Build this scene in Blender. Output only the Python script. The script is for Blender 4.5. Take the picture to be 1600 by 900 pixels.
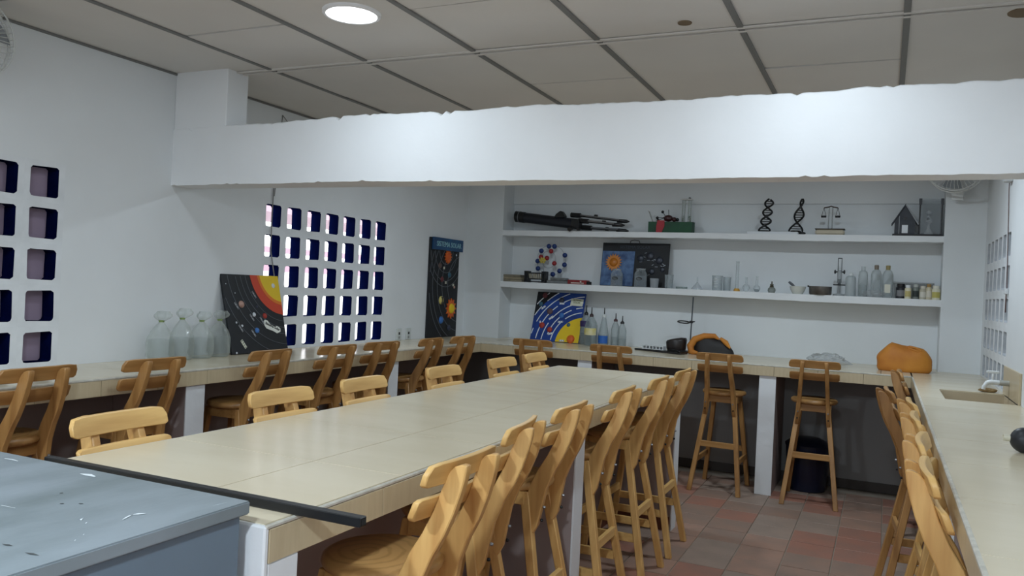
import bpy, bmesh, math, random
from mathutils import Vector, Matrix
for o in list(bpy.data.objects): bpy.data.objects.remove(o)
scene = bpy.context.scene
COL = scene.collection
PI = math.pi
rnd = random.Random(7)

# ------------------------------------------------------------------ camera
FPX = 1263.8
cam_d = bpy.data.cameras.new('camera'); cam = bpy.data.objects.new('camera', cam_d); COL.objects.link(cam)
cam_d.sensor_fit = 'HORIZONTAL'; cam_d.sensor_width = 36.0; cam_d.lens = 36.0 * FPX / 1600.0
cam_d.clip_start = 0.05
_f = Vector((-0.4192356, 0.90787594, -0.00166923)); _r = Vector((0.90687813, 0.41885966, 0.04613723)); _u = _r.cross(_f)
cam.matrix_world = Matrix(((_r.x, _u.x, -_f.x, 0), (_r.y, _u.y, -_f.y, 0), (_r.z, _u.z, -_f.z, 1.53), (0, 0, 0, 1)))
scene.camera = cam

# ------------------------------------------------------------------ world, light levels, exposure
LAMP_W = 23.0          # radiant power of one ceiling lamp
LAMP_COL = (0.765, 0.895, 1.0)
LAMP_SPOTS = [(-2.180, 2.91, .25), (-0.29, 2.93, .25), (-2.235, -0.6, 3.2), (-0.29, -0.6, 3.1), (-2.235, 5.40, .56), (-0.29, 5.40, .80)]   # x, y, share of LAMP_W; the pair behind the camera is added fill
w = bpy.data.worlds.new('World'); scene.world = w; w.use_nodes = True
bg = w.node_tree.nodes['Background']; bg.inputs[0].default_value = (0.93, 0.97, 1.0, 1); bg.inputs[1].default_value = 3.2
vs = scene.view_settings
vs.view_transform = 'Standard'; vs.look = 'None'; vs.gamma = 1.0; vs.use_curve_mapping = False; vs.exposure = 0.14

# ------------------------------------------------------------------ materials
def lin(c):
    r = []
    for v in c:
        v = v / 255.0
        r.append(v / 12.92 if v <= 0.04045 else ((v + 0.055) / 1.055) ** 2.4)
    return tuple(r) + (1.0,)
MATS = {}
def mat(name, rgb, rough=0.5, metal=0.0, var=0.0, scale=6.0, bump=0.0, bscale=60.0, stretch=(1, 1, 1), rgb2=None, alpha=1.0, coat=0.0):
    if name in MATS: return MATS[name]
    m = bpy.data.materials.new(name); m.use_nodes = True
    nt = m.node_tree; b = nt.nodes['Principled BSDF']
    b.inputs['Roughness'].default_value = rough; b.inputs['Metallic'].default_value = metal
    b.inputs['Base Color'].default_value = lin(rgb)
    if coat: b.inputs['Coat Weight'].default_value = coat
    tc = nt.nodes.new('ShaderNodeTexCoord'); mp = nt.nodes.new('ShaderNodeMapping')
    mp.inputs['Scale'].default_value = stretch
    nt.links.new(tc.outputs['Object'], mp.inputs['Vector'])
    if var > 0 or rgb2:
        n = nt.nodes.new('ShaderNodeTexNoise'); n.inputs['Scale'].default_value = scale; n.inputs['Detail'].default_value = 6
        nt.links.new(mp.outputs[0], n.inputs['Vector'])
        rp = nt.nodes.new('ShaderNodeValToRGB'); nt.links.new(n.outputs['Fac'], rp.inputs[0])
        c = lin(rgb); d = lin(rgb2) if rgb2 else tuple(v * (1 - var) for v in c[:3]) + (1,)
        rp.color_ramp.elements[0].position = 0.32; rp.color_ramp.elements[0].color = d
        rp.color_ramp.elements[1].position = 0.66; rp.color_ramp.elements[1].color = c
        nt.links.new(rp.outputs[0], b.inputs['Base Color'])
    if bump > 0:
        n2 = nt.nodes.new('ShaderNodeTexNoise'); n2.inputs['Scale'].default_value = bscale; n2.inputs['Detail'].default_value = 5
        nt.links.new(mp.outputs[0], n2.inputs['Vector'])
        bp = nt.nodes.new('ShaderNodeBump'); bp.inputs['Strength'].default_value = bump; bp.inputs['Distance'].default_value = 0.01
        nt.links.new(n2.outputs['Fac'], bp.inputs['Height']); nt.links.new(bp.outputs[0], b.inputs['Normal'])
    MATS[name] = m; return m

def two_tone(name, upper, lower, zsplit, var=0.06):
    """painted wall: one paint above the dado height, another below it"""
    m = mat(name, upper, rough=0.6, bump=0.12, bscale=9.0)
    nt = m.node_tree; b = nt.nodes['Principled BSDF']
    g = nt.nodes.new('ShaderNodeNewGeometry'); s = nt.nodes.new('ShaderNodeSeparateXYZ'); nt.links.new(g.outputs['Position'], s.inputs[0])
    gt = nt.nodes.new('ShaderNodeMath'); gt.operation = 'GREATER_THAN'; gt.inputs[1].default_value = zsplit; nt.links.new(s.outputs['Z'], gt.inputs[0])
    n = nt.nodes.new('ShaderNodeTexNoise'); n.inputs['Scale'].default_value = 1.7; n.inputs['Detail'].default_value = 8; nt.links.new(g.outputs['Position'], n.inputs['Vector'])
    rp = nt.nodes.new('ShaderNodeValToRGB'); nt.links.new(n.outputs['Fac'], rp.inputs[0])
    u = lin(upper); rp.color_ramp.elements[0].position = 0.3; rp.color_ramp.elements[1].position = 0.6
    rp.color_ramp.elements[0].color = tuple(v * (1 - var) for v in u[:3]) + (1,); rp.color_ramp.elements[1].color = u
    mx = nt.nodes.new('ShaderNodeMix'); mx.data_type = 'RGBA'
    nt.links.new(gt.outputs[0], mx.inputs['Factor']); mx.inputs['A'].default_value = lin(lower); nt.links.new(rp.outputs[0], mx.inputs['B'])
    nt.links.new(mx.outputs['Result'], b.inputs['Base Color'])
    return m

def clear(name, tint, base=0.10, edge=0.55, rough=0.08):
    """thin clear plastic or glass"""
    if name in MATS: return MATS[name]
    m = bpy.data.materials.new(name); m.use_nodes = True; nt = m.node_tree
    for n in list(nt.nodes): nt.nodes.remove(n)
    out = nt.nodes.new('ShaderNodeOutputMaterial'); mx = nt.nodes.new('ShaderNodeMixShader')
    tr = nt.nodes.new('ShaderNodeBsdfTransparent'); tr.inputs[0].default_value = (0.97, 0.98, 0.98, 1)
    pb = nt.nodes.new('ShaderNodeBsdfPrincipled'); pb.inputs['Base Color'].default_value = lin(tint); pb.inputs['Roughness'].default_value = rough
    lw = nt.nodes.new('ShaderNodeLayerWeight'); lw.inputs[0].default_value = 0.35
    ma = nt.nodes.new('ShaderNodeMath'); ma.operation = 'MULTIPLY_ADD'; ma.inputs[1].default_value = edge; ma.inputs[2].default_value = base; ma.use_clamp = True
    nt.links.new(lw.outputs['Facing'], ma.inputs[0]); nt.links.new(ma.outputs[0], mx.inputs[0])
    nt.links.new(tr.outputs[0], mx.inputs[1]); nt.links.new(pb.outputs[0], mx.inputs[2]); nt.links.new(mx.outputs[0], out.inputs[0])
    MATS[name] = m; return m

def wood(name, light, dark, axis):
    st = [28, 28, 28]; st['xyz'.index(axis)] = 2.2
    return mat(name, light, rough=0.42, rgb2=dark, scale=1.0, stretch=tuple(st), bump=0.05, bscale=2.0)

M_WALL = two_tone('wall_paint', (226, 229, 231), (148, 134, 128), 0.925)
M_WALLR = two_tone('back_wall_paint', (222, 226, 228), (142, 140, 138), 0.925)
M_WHITE = mat('white_plaster', (232, 235, 237), rough=0.65, var=0.07, scale=3.0, bump=0.25, bscale=14.0)
M_BEAM = mat('beam_plaster', (236, 238, 240), rough=0.6, var=0.05, scale=2.5, bump=0.2, bscale=10.0)
M_BLOCK = mat('lattice_white', (228, 231, 234), rough=0.6, var=0.1, scale=9.0, bump=0.2, bscale=30)
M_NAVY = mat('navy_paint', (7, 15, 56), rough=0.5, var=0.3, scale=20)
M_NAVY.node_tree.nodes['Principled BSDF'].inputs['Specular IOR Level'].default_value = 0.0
M_MAUVE = mat('mauve_board', (178, 158, 180), rough=0.7, var=0.08, scale=4)
M_JAMBR = mat('grey_jamb', (196, 200, 205), rough=0.6, var=0.2, scale=20)
M_PANEL = mat('ceiling_panel', (216, 213, 208), rough=0.85, var=0.05, scale=2.2)
M_TEE = mat('ceiling_tee', (118, 118, 116), rough=0.6)
M_DARK = mat('void_dark', (30, 29, 28), rough=0.9)
M_TILE = mat('beige_tile', (222, 210, 184), rough=0.22, rgb2=(215, 202, 175), scale=2.0, stretch=(1, 3, 1))
M_TILE2 = mat('beige_edge_tile', (200, 184, 152), rough=0.3, rgb2=(192, 175, 143), scale=14.0, stretch=(4, 4, 0.5))
M_GROUT = mat('grout', (204, 200, 188), rough=0.8, var=0.25, scale=30)
M_GROUTD = mat('dark_grout', (150, 138, 124), rough=0.9)
M_JOINT = mat('tile_joint', (96, 90, 80), rough=.9)
M_MAUVEW = mat('mauve_wall', (166, 150, 146), rough=0.7, var=0.08, scale=3)
M_SKIRT = mat('brown_skirting', (110, 62, 42), rough=0.5)
M_CABTOP = mat('cabinet_paint', (137, 146, 152), rough=0.42, rgb2=(110, 120, 122), scale=3.2, stretch=(2.2, .8, 1), bump=0.06, bscale=25)
M_CABSIDE = mat('cabinet_shaded_side', (112, 128, 142), rough=0.5, var=0.08, scale=3)  # cabinet paint darkened to carry the shade on its sides
M_BLACK = mat('black_plastic', (18, 19, 21), rough=0.4)
M_BLACKM = mat('black_metal', (22, 22, 24), rough=0.35, metal=0.6)
M_STEEL = mat('steel', (190, 192, 195), rough=0.25, metal=1.0)
M_SILVER = mat('dull_aluminium', (150, 152, 155), rough=0.4, metal=0.9)
WP = dict(z=wood('pale_wood_upright', (226, 182, 114), (198, 148, 86), 'z'), x=wood('pale_wood_across', (232, 190, 120), (208, 162, 96), 'x'))
WT = dict(z=wood('tan_wood_upright', (184, 138, 82), (150, 106, 58), 'z'), x=wood('tan_wood_across', (188, 142, 86), (156, 112, 62), 'x'))
def ring_wood(name, a, b_):
    m = mat(name, a, rough=0.35); nt = m.node_tree; b = nt.nodes['Principled BSDF']
    tc = nt.nodes.new('ShaderNodeTexCoord'); wv = nt.nodes.new('ShaderNodeTexWave'); wv.wave_type = 'RINGS'; wv.rings_direction = 'Z'
    wv.inputs['Scale'].default_value = 9; wv.inputs['Distortion'].default_value = 2.5; wv.inputs['Detail Scale'].default_value = 2
    mp = nt.nodes.new('ShaderNodeMapping'); mp.inputs['Location'].default_value = (0.03, -0.04, 0)
    nt.links.new(tc.outputs['Object'], mp.inputs[0]); nt.links.new(mp.outputs[0], wv.inputs['Vector'])
    rp = nt.nodes.new('ShaderNodeValToRGB'); rp.color_ramp.elements[0].color = lin(b_); rp.color_ramp.elements[1].color = lin(a)
    rp.color_ramp.elements[0].position = 0.05; rp.color_ramp.elements[1].position = 0.4
    nt.links.new(wv.outputs['Fac'], rp.inputs[0]); nt.links.new(rp.outputs[0], b.inputs['Base Color']); return m
WP['seat'] = ring_wood('pale_seat_wood', (202, 156, 98), (184, 140, 84)); WT['seat'] = ring_wood('tan_seat_wood', (178, 134, 82), (158, 116, 68))

# ------------------------------------------------------------------ mesh helpers
class MB:
    def __init__(s): s.v = []; s.f = []; s.mi = []
    def add(s, vs, fs, mi=0):
        n = len(s.v); s.v += [tuple(v) for v in vs]; s.f += [tuple(i + n for i in f) for f in fs]; s.mi += [mi] * len(fs); return s
    def box(s, x0, x1, y0, y1, z0, z1, mi=0):
        return s.add([(x0, y0, z0), (x1, y0, z0), (x1, y1, z0), (x0, y1, z0), (x0, y0, z1), (x1, y0, z1), (x1, y1, z1), (x0, y1, z1)],
                     [(0, 3, 2, 1), (4, 5, 6, 7), (0, 1, 5, 4), (1, 2, 6, 5), (2, 3, 7, 6), (3, 0, 4, 7)], mi)
    def cbox(s, c, d, mi=0):
        return s.box(c[0] - d[0] / 2, c[0] + d[0] / 2, c[1] - d[1] / 2, c[1] + d[1] / 2, c[2] - d[2] / 2, c[2] + d[2] / 2, mi)
    def bar(s, a, b, wx, wy, up=(0, 1, 0), mi=0, wx2=None, wy2=None):
        """rectangular bar from a to b, ends cut level"""
        a = Vector(a); b = Vector(b); wx2 = wx2 or wx; wy2 = wy2 or wy
        d = (b - a).normalized(); u = Vector(up); sx = d.cross(u).normalized(); sy = sx.cross(d).normalized()
        vs_ = []
        for p, p0, p1 in ((a, wx, wy), (b, wx2, wy2)):
            for i, j in ((-1, -1), (1, -1), (1, 1), (-1, 1)): vs_.append(p + sx * i * p0 / 2 + sy * j * p1 / 2)
        return s.add(vs_, [(0, 1, 2, 3), (7, 6, 5, 4), (0, 4, 5, 1), (1, 5, 6, 2), (2, 6, 7, 3), (3, 7, 4, 0)], mi)
    def leg(s, a, b, w0, w1=None, mi=0):
        """square leg with level ends, a top b bottom"""
        w1 = w1 or w0; vs_ = []
        for p, w_ in ((a, w0), (b, w1)):
            for i, j in ((-1, -1), (1, -1), (1, 1), (-1, 1)): vs_.append((p[0] + i * w_ / 2, p[1] + j * w_ / 2, p[2]))
        return s.add(vs_, [(0, 1, 2, 3), (7, 6, 5, 4), (0, 4, 5, 1), (1, 5, 6, 2), (2, 6, 7, 3), (3, 7, 4, 0)], mi)
    def tube(s, pts, r, n=8, caps=True, mi=0):
        pts = [Vector(p) for p in pts]; rs = r if isinstance(r, (list, tuple)) else [r] * len(pts)
        rings = []; prev = None
        for i, p in enumerate(pts):
            t = (pts[min(i + 1, len(pts) - 1)] - pts[max(i - 1, 0)]).normalized()
            if prev is None:
                ref = Vector((0, 0, 1)) if abs(t.z) < 0.9 else Vector((1, 0, 0)); a = t.cross(ref).normalized()
            else: a = (prev - t * prev.dot(t)).normalized()
            prev = a; b = t.cross(a)
            rings.append([p + (a * math.cos(2 * PI * k / n) + b * math.sin(2 * PI * k / n)) * rs[i] for k in range(n)])
        vs_ = [v for r_ in rings for v in r_]; fs = []
        for i in range(len(pts) - 1):
            for k in range(n): fs.append((i * n + k, i * n + (k + 1) % n, (i + 1) * n + (k + 1) % n, (i + 1) * n + k))
        if caps: fs.append(tuple(range(n - 1, -1, -1))); fs.append(tuple((len(pts) - 1) * n + k for k in range(n)))
        return s.add(vs_, fs, mi)
    def lathe(s, prof, n=20, c=(0, 0, 0), mi=0, axis='z'):
        vs_ = []; fs = []; idx = []
        for r, z in prof:
            if r < 1e-6: idx.append([len(vs_)]); vs_.append((0, 0, z))
            else:
                idx.append(list(range(len(vs_), len(vs_) + n)))
                for k in range(n): vs_.append((r * math.cos(2 * PI * k / n), r * math.sin(2 * PI * k / n), z))
        for i in range(len(prof) - 1):
            A, B = idx[i], idx[i + 1]
            if len(A) == 1 and len(B) == 1: continue
            for k in range(n):
                k2 = (k + 1) % n
                if len(A) == 1: fs.append((A[0], B[k2], B[k]))
                elif len(B) == 1: fs.append((A[k], A[k2], B[0]))
                else: fs.append((A[k], A[k2], B[k2], B[k]))
        if axis == 'x': vs_ = [(z, x, y) for x, y, z in vs_]
        elif axis == 'y': vs_ = [(y, z, x) for x, y, z in vs_]
        elif axis == '-y': vs_ = [(x, -z, y) for x, y, z in vs_]
        return s.add([(v[0] + c[0], v[1] + c[1], v[2] + c[2]) for v in vs_], fs, mi)
    def ball(s, c, r, n=14, m=8, mi=0, sc=(1, 1, 1)):
        pr = [(r * math.sin(PI * i / m), -r * math.cos(PI * i / m)) for i in range(m + 1)]
        pr[0] = (0, -r); pr[-1] = (0, r)
        k = len(s.v); s.lathe(pr, n, (0, 0, 0), mi)
        for i in range(k, len(s.v)): v = s.v[i]; s.v[i] = (v[0] * sc[0] + c[0], v[1] * sc[1] + c[1], v[2] * sc[2] + c[2])
        return s
    def plate(s, poly, y0, y1, mi=0):
        """outline in x,z extruded from y0 (front) to y1"""
        n = len(poly)
        vs_ = [(p[0], y0, p[1]) for p in poly] + [(p[0], y1, p[1]) for p in poly]
        fs = [tuple(range(n)), tuple(range(2 * n - 1, n - 1, -1))] + [(i, i + n, (i + 1) % n + n, (i + 1) % n) for i in range(n)]
        return s.add(vs_, fs, mi)
    def mesh(s, name, mats, bevel=0.0, seg=1, smooth=35):
        me = bpy.data.meshes.new(name); me.from_pydata(s.v, [], s.f)
        for m in (mats if isinstance(mats, (list, tuple)) else [mats]): me.materials.append(m)
        me.polygons.foreach_set('material_index', s.mi)
        bm = bmesh.new(); bm.from_mesh(me)
        bmesh.ops.recalc_face_normals(bm, faces=bm.faces)
        if bevel > 0:
            ed = [e for e in bm.edges if len(e.link_faces) == 2 and e.calc_face_angle(0) > 0.5]
            bmesh.ops.bevel(bm, geom=ed, offset=bevel, segments=seg, affect='EDGES', clamp_overlap=True)
        bm.to_mesh(me); bm.free()
        if smooth:
            me.polygons.foreach_set('use_smooth', [True] * len(me.polygons)); me.set_sharp_from_angle(angle=math.radians(smooth))
        me.update(); return me
    def build(s, name, mats, parent=None, bevel=0.0, seg=1, smooth=35, loc=None, rot=None):
        return link(name, s.mesh(name, mats, bevel, seg, smooth), parent, loc, rot)

def link(name, me, parent=None, loc=None, rot=None):
    o = bpy.data.objects.new(name, me); COL.objects.link(o)
    if parent: o.parent = parent
    if loc: o.location = loc
    if rot: o.rotation_euler = rot
    return o
def tag(o, label, cat=None, group=None, kind=None):
    o['label'] = label
    if cat: o['category'] = cat
    if group: o['group'] = group
    if kind: o['kind'] = kind
    return o
def struct(o, label=None):
    o['kind'] = 'structure'
    if label: o['label'] = label
    return o
def root(name, loc, rz=0.0, label=None, cat=None, group=None, rx=0.0, ry=0.0):
    o = bpy.data.objects.new(name, None); COL.objects.link(o); o.location = loc; o.rotation_euler = (rx, ry, rz); o.empty_display_size = 0.05
    if label: tag(o, label, cat, group)
    return o
def kids(o): return [c for c in bpy.data.objects if c.parent == o]
CH = {}
def copy_tree(o, parent=None):
    c = o.copy(); COL.objects.link(c)
    if parent: c.parent = parent
    for ch in o.children: copy_tree(ch, c)
    return c
def lettering(name, text, size, m, parent, loc, rot=(PI / 2, 0, 0), depth=0.0015, align='CENTER'):
    cu = bpy.data.curves.new(name, 'FONT'); cu.body = text; cu.size = size; cu.extrude = depth; cu.align_x = align; cu.align_y = 'CENTER'; cu.resolution_u = 2
    t = bpy.data.objects.new(name, cu); COL.objects.link(t)
    bpy.context.view_layer.update()
    me = bpy.data.meshes.new_from_object(t.evaluated_get(bpy.context.evaluated_depsgraph_get())); me.name = name
    bpy.data.objects.remove(t); me.materials.clear(); me.materials.append(m)
    return link(name, me, parent, loc, rot)

# ------------------------------------------------------------------ key dimensions
XL, XR, XRC, XC = -3.874, 0.69, 0.196, -3.307
YC, YN, YNB, Y0 = 6.55, 7.235, 7.49, -2.2
ZC, HC, HT = 2.701, 1.013, 0.992
XN0, XN1 = -3.47, 0.40
YB, YB2, ZB0, ZB1 = 3.50, 3.67, 2.037, 2.385
XT0, XT1, YT0, YT1 = -2.064, -1.186, 1.366, 5.324
WT_ = 0.088

# ------------------------------------------------------------------ floor
fl = MB(); fl.box(XL - 0.1, XR + 0.1, Y0 - 0.1, YNB + 0.1, -0.1, -0.006)
floor = struct(fl.build('floor', M_GROUTD, smooth=0), 'worn terracotta tile floor')
FT = []
for i, c in enumerate([((166, 130, 112), (148, 122, 108)), ((164, 114, 96), (148, 112, 98)), ((158, 136, 122), (144, 126, 114)), ((152, 122, 106), (138, 118, 106))]):
    b = MB(); b.cbox((0, 0, -0.006), (0.259, 0.259, 0.012))
    FT.append(b.mesh('floor_tile', mat('terracotta_%d' % i, c[0], rough=0.55, rgb2=c[1], scale=5.0, bump=0.15, bscale=25), bevel=0.002))
TS = 0.265
for i in range(-12, 7):
    for j in range(-7, 6):
        x = -1.016 + TS * (i + 0.5); y = 5.97 + TS * (j + 0.5)
        if x - TS / 2 < XL or x + TS / 2 > XR + 0.02 or y + TS / 2 > YN + 0.03: continue
        link('floor_tile', FT[rnd.randrange(4)], floor, (x, y, rnd.uniform(-0.0012, 0.0012)), (0, 0, rnd.choice((0, PI / 2, PI))))
b = MB()
for i in range(-12, 7):
    for j in range(-32, -7):
        x = -1.016 + TS * (i + 0.5); y = 5.97 + TS * (j + 0.5)
        if x - TS / 2 < XL or x + TS / 2 > XR + 0.02 or y - TS / 2 < Y0: continue
        b.cbox((x, y, -0.006), (0.259, 0.259, 0.012))
o = b.build('floor_tiles_near', MATS['terracotta_1'], floor, smooth=0); o['kind'] = 'stuff'

# ------------------------------------------------------------------ ceiling
b = MB(); b.box(XL - 0.1, XR + 0.1, Y0 - 0.1, YNB + 0.1, ZC + 0.03, ZC + 0.08)
ceiling = struct(b.build('ceiling', M_DARK, smooth=0), 'suspended ceiling of pale square panels')
GX = [-3.874] + [-3.224 + 0.651 * k for k in range(6)] + [0.69]
short = [3.615 + 0.655 * k for k in range(-9, 7)]
for ci in range(len(GX) - 1):
    x0, x1 = GX[ci], GX[ci + 1]
    off = ci % 2
    ys = [y for k, y in enumerate(short) if (off == 1) or ((k - 9) % 2 == 0)]
    ys = [Y0] + [y for y in ys if Y0 + 0.1 < y < YNB - 0.1] + [YNB]
    if x0 > XN1 - 0.2: pass
    for k in range(len(ys) - 1):
        y0, y1 = ys[k], ys[k + 1]
        g = 0.006
        b = MB(); b.box(-(x1 - x0) / 2 + g, (x1 - x0) / 2 - g, -(y1 - y0) / 2 + g, (y1 - y0) / 2 - g, 0, 0.012)
        if abs(x0 + 1.27) < 0.05 and y0 < 3.4 < y1 or abs(x0 - 0.031) < 0.05 and y0 < 3.7 < y1: pass
        b.build('ceiling_panel', M_PANEL, ceiling, loc=((x0 + x1) / 2, (y0 + y1) / 2, ZC + rnd.uniform(0, 0.003)), rot=(rnd.uniform(-.002, .002), rnd.uniform(-.003, .003), 0), smooth=0)
for x in GX[1:-1]:
    b = MB(); b.box(-0.013, 0.013, Y0, YNB, -0.006, 0.002); b.box(-0.002, 0.002, Y0, YNB, 0.002, 0.03)
    b.build('ceiling_tee', M_TEE, ceiling, loc=(x, 0, ZC), smooth=0)
for y in (3.615, 3.615 - 1.31 * 2, 3.615 + 1.31 * 2):
    for dy in (-0.035, 0.012):
        b = MB(); b.box(XL, XR, -0.010, 0.010, -0.007, 0.0)
        b.build('ceiling_tee', M_PANEL, ceiling, loc=(0, y + dy, ZC), smooth=0)
b = MB(); b.box(XL, XL + 0.010, Y0, YNB, -0.012, 0.0); b.build('edge_angle', M_TEE, ceiling, loc=(0, 0, ZC), smooth=0)
for x, y, r in ((-0.836, 3.461, 0.030), (0.45, 3.712, 0.06)):
    b = MB(); b.lathe([(0, -0.001), (r, -0.001), (r * 1.02, 0.003)], 20, (x, y, ZC - 0.0015)); b.build('lamp_hole', mat('hole_brown', (120, 104, 82), rough=0.9), ceiling)

# ------------------------------------------------------------------ walls
WIN = [dict(y1=2.820, n=7, z1=2.055), dict(y1=5.812, n=7, z1=2.050)]
PY, PZ, HOLE = 0.2185, 0.209, 0.153
for q in WIN: q['y0'] = q['y1'] - PY * q['n']; q['z0'] = q['z1'] - PZ * 5
b = MB(); xa, xb = XL - WT_, XL
edges = [Y0, WIN[0]['y0'], WIN[0]['y1'], WIN[1]['y0'], WIN[1]['y1'], YNB + 0.1]
for k in range(5):
    if k % 2 == 0: b.box(xa, xb, edges[k], edges[k + 1], 0, ZC + 0.05)
    else:
        q = WIN[k // 2]; b.box(xa, xb, q['y0'], q['y1'], 0, q['z0']); b.box(xa, xb, q['y0'], q['y1'], q['z1'], ZC + 0.05)
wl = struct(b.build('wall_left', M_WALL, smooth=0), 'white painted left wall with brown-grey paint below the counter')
def lattice_mesh(name, jamb, depth):
    """one pierced block: square with a soft-cornered hole, painted inside"""
    n = 20; b = MB(); inner = []; outer = []
    rr = random.Random(11)
    for k in range(n):
        a = 2 * PI * (k + 0.5) / n; c, s_ = math.cos(a), math.sin(a)
        t = 1 / max(abs(c), abs(s_)); outer.append((c * t * PY / 2, s_ * t * PZ / 2))
        p = 7.0; t2 = (abs(c) ** p + abs(s_) ** p) ** (-1 / p); j = 1 + rr.uniform(-.018, .018)
        inner.append((c * t2 * HOLE / 2 * j, s_ * t2 * HOLE / 2 * j))
    vs_ = [(0, p[0], p[1]) for p in outer] + [(0.002, p[0], p[1]) for p in inner] + [(-depth, p[0], p[1]) for p in inner] + [(-depth, p[0], p[1]) for p in outer]
    f0, f1 = [], []
    for k in range(n):
        k2 = (k + 1) % n
        f0.append((k, k2, n + k2, n + k)); f1.append((n + k, n + k2, 2 * n + k2, 2 * n + k)); f1.append((2 * n + k, 2 * n + k2, 3 * n + k2, 3 * n + k))
        f0.append((3 * n + k, 3 * n + k2, k2, k))
    b.add(vs_, f0, 0); n0 = 0
    b.f += f1; b.mi += [1] * len(f1)
    # sharp square corners for the outer outline
    return b.mesh(name, [M_BLOCK, jamb], smooth=0)
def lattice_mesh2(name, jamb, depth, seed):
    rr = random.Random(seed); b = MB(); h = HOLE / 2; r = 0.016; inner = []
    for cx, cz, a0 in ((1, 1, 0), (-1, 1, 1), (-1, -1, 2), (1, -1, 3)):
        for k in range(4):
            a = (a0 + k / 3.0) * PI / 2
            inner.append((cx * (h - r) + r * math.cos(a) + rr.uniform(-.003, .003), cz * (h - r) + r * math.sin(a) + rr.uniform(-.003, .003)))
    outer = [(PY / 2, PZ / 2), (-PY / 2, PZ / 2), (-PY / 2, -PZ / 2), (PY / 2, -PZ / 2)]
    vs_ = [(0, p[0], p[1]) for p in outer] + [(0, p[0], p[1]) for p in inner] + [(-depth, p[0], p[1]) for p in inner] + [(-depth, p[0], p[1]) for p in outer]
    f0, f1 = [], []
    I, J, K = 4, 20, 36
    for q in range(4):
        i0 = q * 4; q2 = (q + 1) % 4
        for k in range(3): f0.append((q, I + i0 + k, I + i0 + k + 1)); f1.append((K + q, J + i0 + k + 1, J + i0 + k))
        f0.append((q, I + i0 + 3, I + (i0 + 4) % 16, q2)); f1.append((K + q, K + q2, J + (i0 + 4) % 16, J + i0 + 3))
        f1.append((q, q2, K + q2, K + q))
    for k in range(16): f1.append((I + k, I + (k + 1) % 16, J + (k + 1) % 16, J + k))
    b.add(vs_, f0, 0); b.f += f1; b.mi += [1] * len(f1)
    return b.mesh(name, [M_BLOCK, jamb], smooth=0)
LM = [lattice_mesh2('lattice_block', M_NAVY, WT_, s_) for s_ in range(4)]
for wi, q in enumerate(WIN):
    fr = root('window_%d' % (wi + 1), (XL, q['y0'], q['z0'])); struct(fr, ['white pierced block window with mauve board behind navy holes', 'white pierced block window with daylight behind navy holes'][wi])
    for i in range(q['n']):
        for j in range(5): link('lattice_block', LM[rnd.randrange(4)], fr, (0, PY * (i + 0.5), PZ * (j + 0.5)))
    if wi == 0:
        b = MB(); b.box(-WT_ - 0.02, -WT_, -0.05, PY * 7 + 0.05, -0.05, PZ * 5 + 0.05); b.build('backing_board', M_MAUVE, fr, smooth=0)
# right wall with its own block window
q = dict(y0=5.80, y1=5.80 + PY * 6, z0=1.0, z1=1.0 + PZ * 5)
b = MB(); xa, xb = XR, XR + WT_
b.box(xa, xb, Y0, q['y0'], 0, ZC + 0.05); b.box(xa, xb, q['y1'], YNB + 0.1, 0, ZC + 0.05)
b.box(xa, xb, q['y0'], q['y1'], 0, q['z0']); b.box(xa, xb, q['y0'], q['y1'], q['z1'], ZC + 0.05)
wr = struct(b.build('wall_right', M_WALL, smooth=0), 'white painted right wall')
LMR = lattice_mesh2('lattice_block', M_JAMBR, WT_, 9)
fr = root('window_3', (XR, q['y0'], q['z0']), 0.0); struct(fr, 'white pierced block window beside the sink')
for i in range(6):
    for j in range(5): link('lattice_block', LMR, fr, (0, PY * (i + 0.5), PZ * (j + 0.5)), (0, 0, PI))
b = MB(); b.box(WT_, WT_ + 0.02, -0.05, PY * 6 + 0.05, -0.05, PZ * 5 + 0.05); b.build('backing_board', mat('grey_board', (150, 156, 165), rough=.8), fr, smooth=0)
# back wall with the shelf niche
b = MB()
b.box(XL, XN0, YN, YNB + 0.1, 0, ZC + 0.05); b.box(XN1, XR, YN, YNB + 0.1, 0, ZC + 0.05)
b.box(XN0, XN1, YN, YNB + 0.1, 0, HC - 0.11)
b.box(XN0, XN1, YNB, YNB + 0.1, HC - 0.11, ZC + 0.05); b.box(XN0, XN1, YNB - 0.024, YNB, 2.37, ZC)
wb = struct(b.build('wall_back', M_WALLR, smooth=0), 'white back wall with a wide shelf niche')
b = MB(); b.box(XL - 0.1, XR + 0.1, Y0 - 0.1, Y0, 0, ZC + 0.05); struct(b.build('wall_front', M_WALL, smooth=0), 'white wall behind the camera')
# skirting in the niche foot and along the back
b = MB(); b.box(XL, XR, YN - 0.012, YN, 0, 0.075); struct(b.build('baseboard_back', mat('dark_skirting', (72, 66, 62), rough=.7), smooth=0), 'dark skirting under the back counter')
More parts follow.
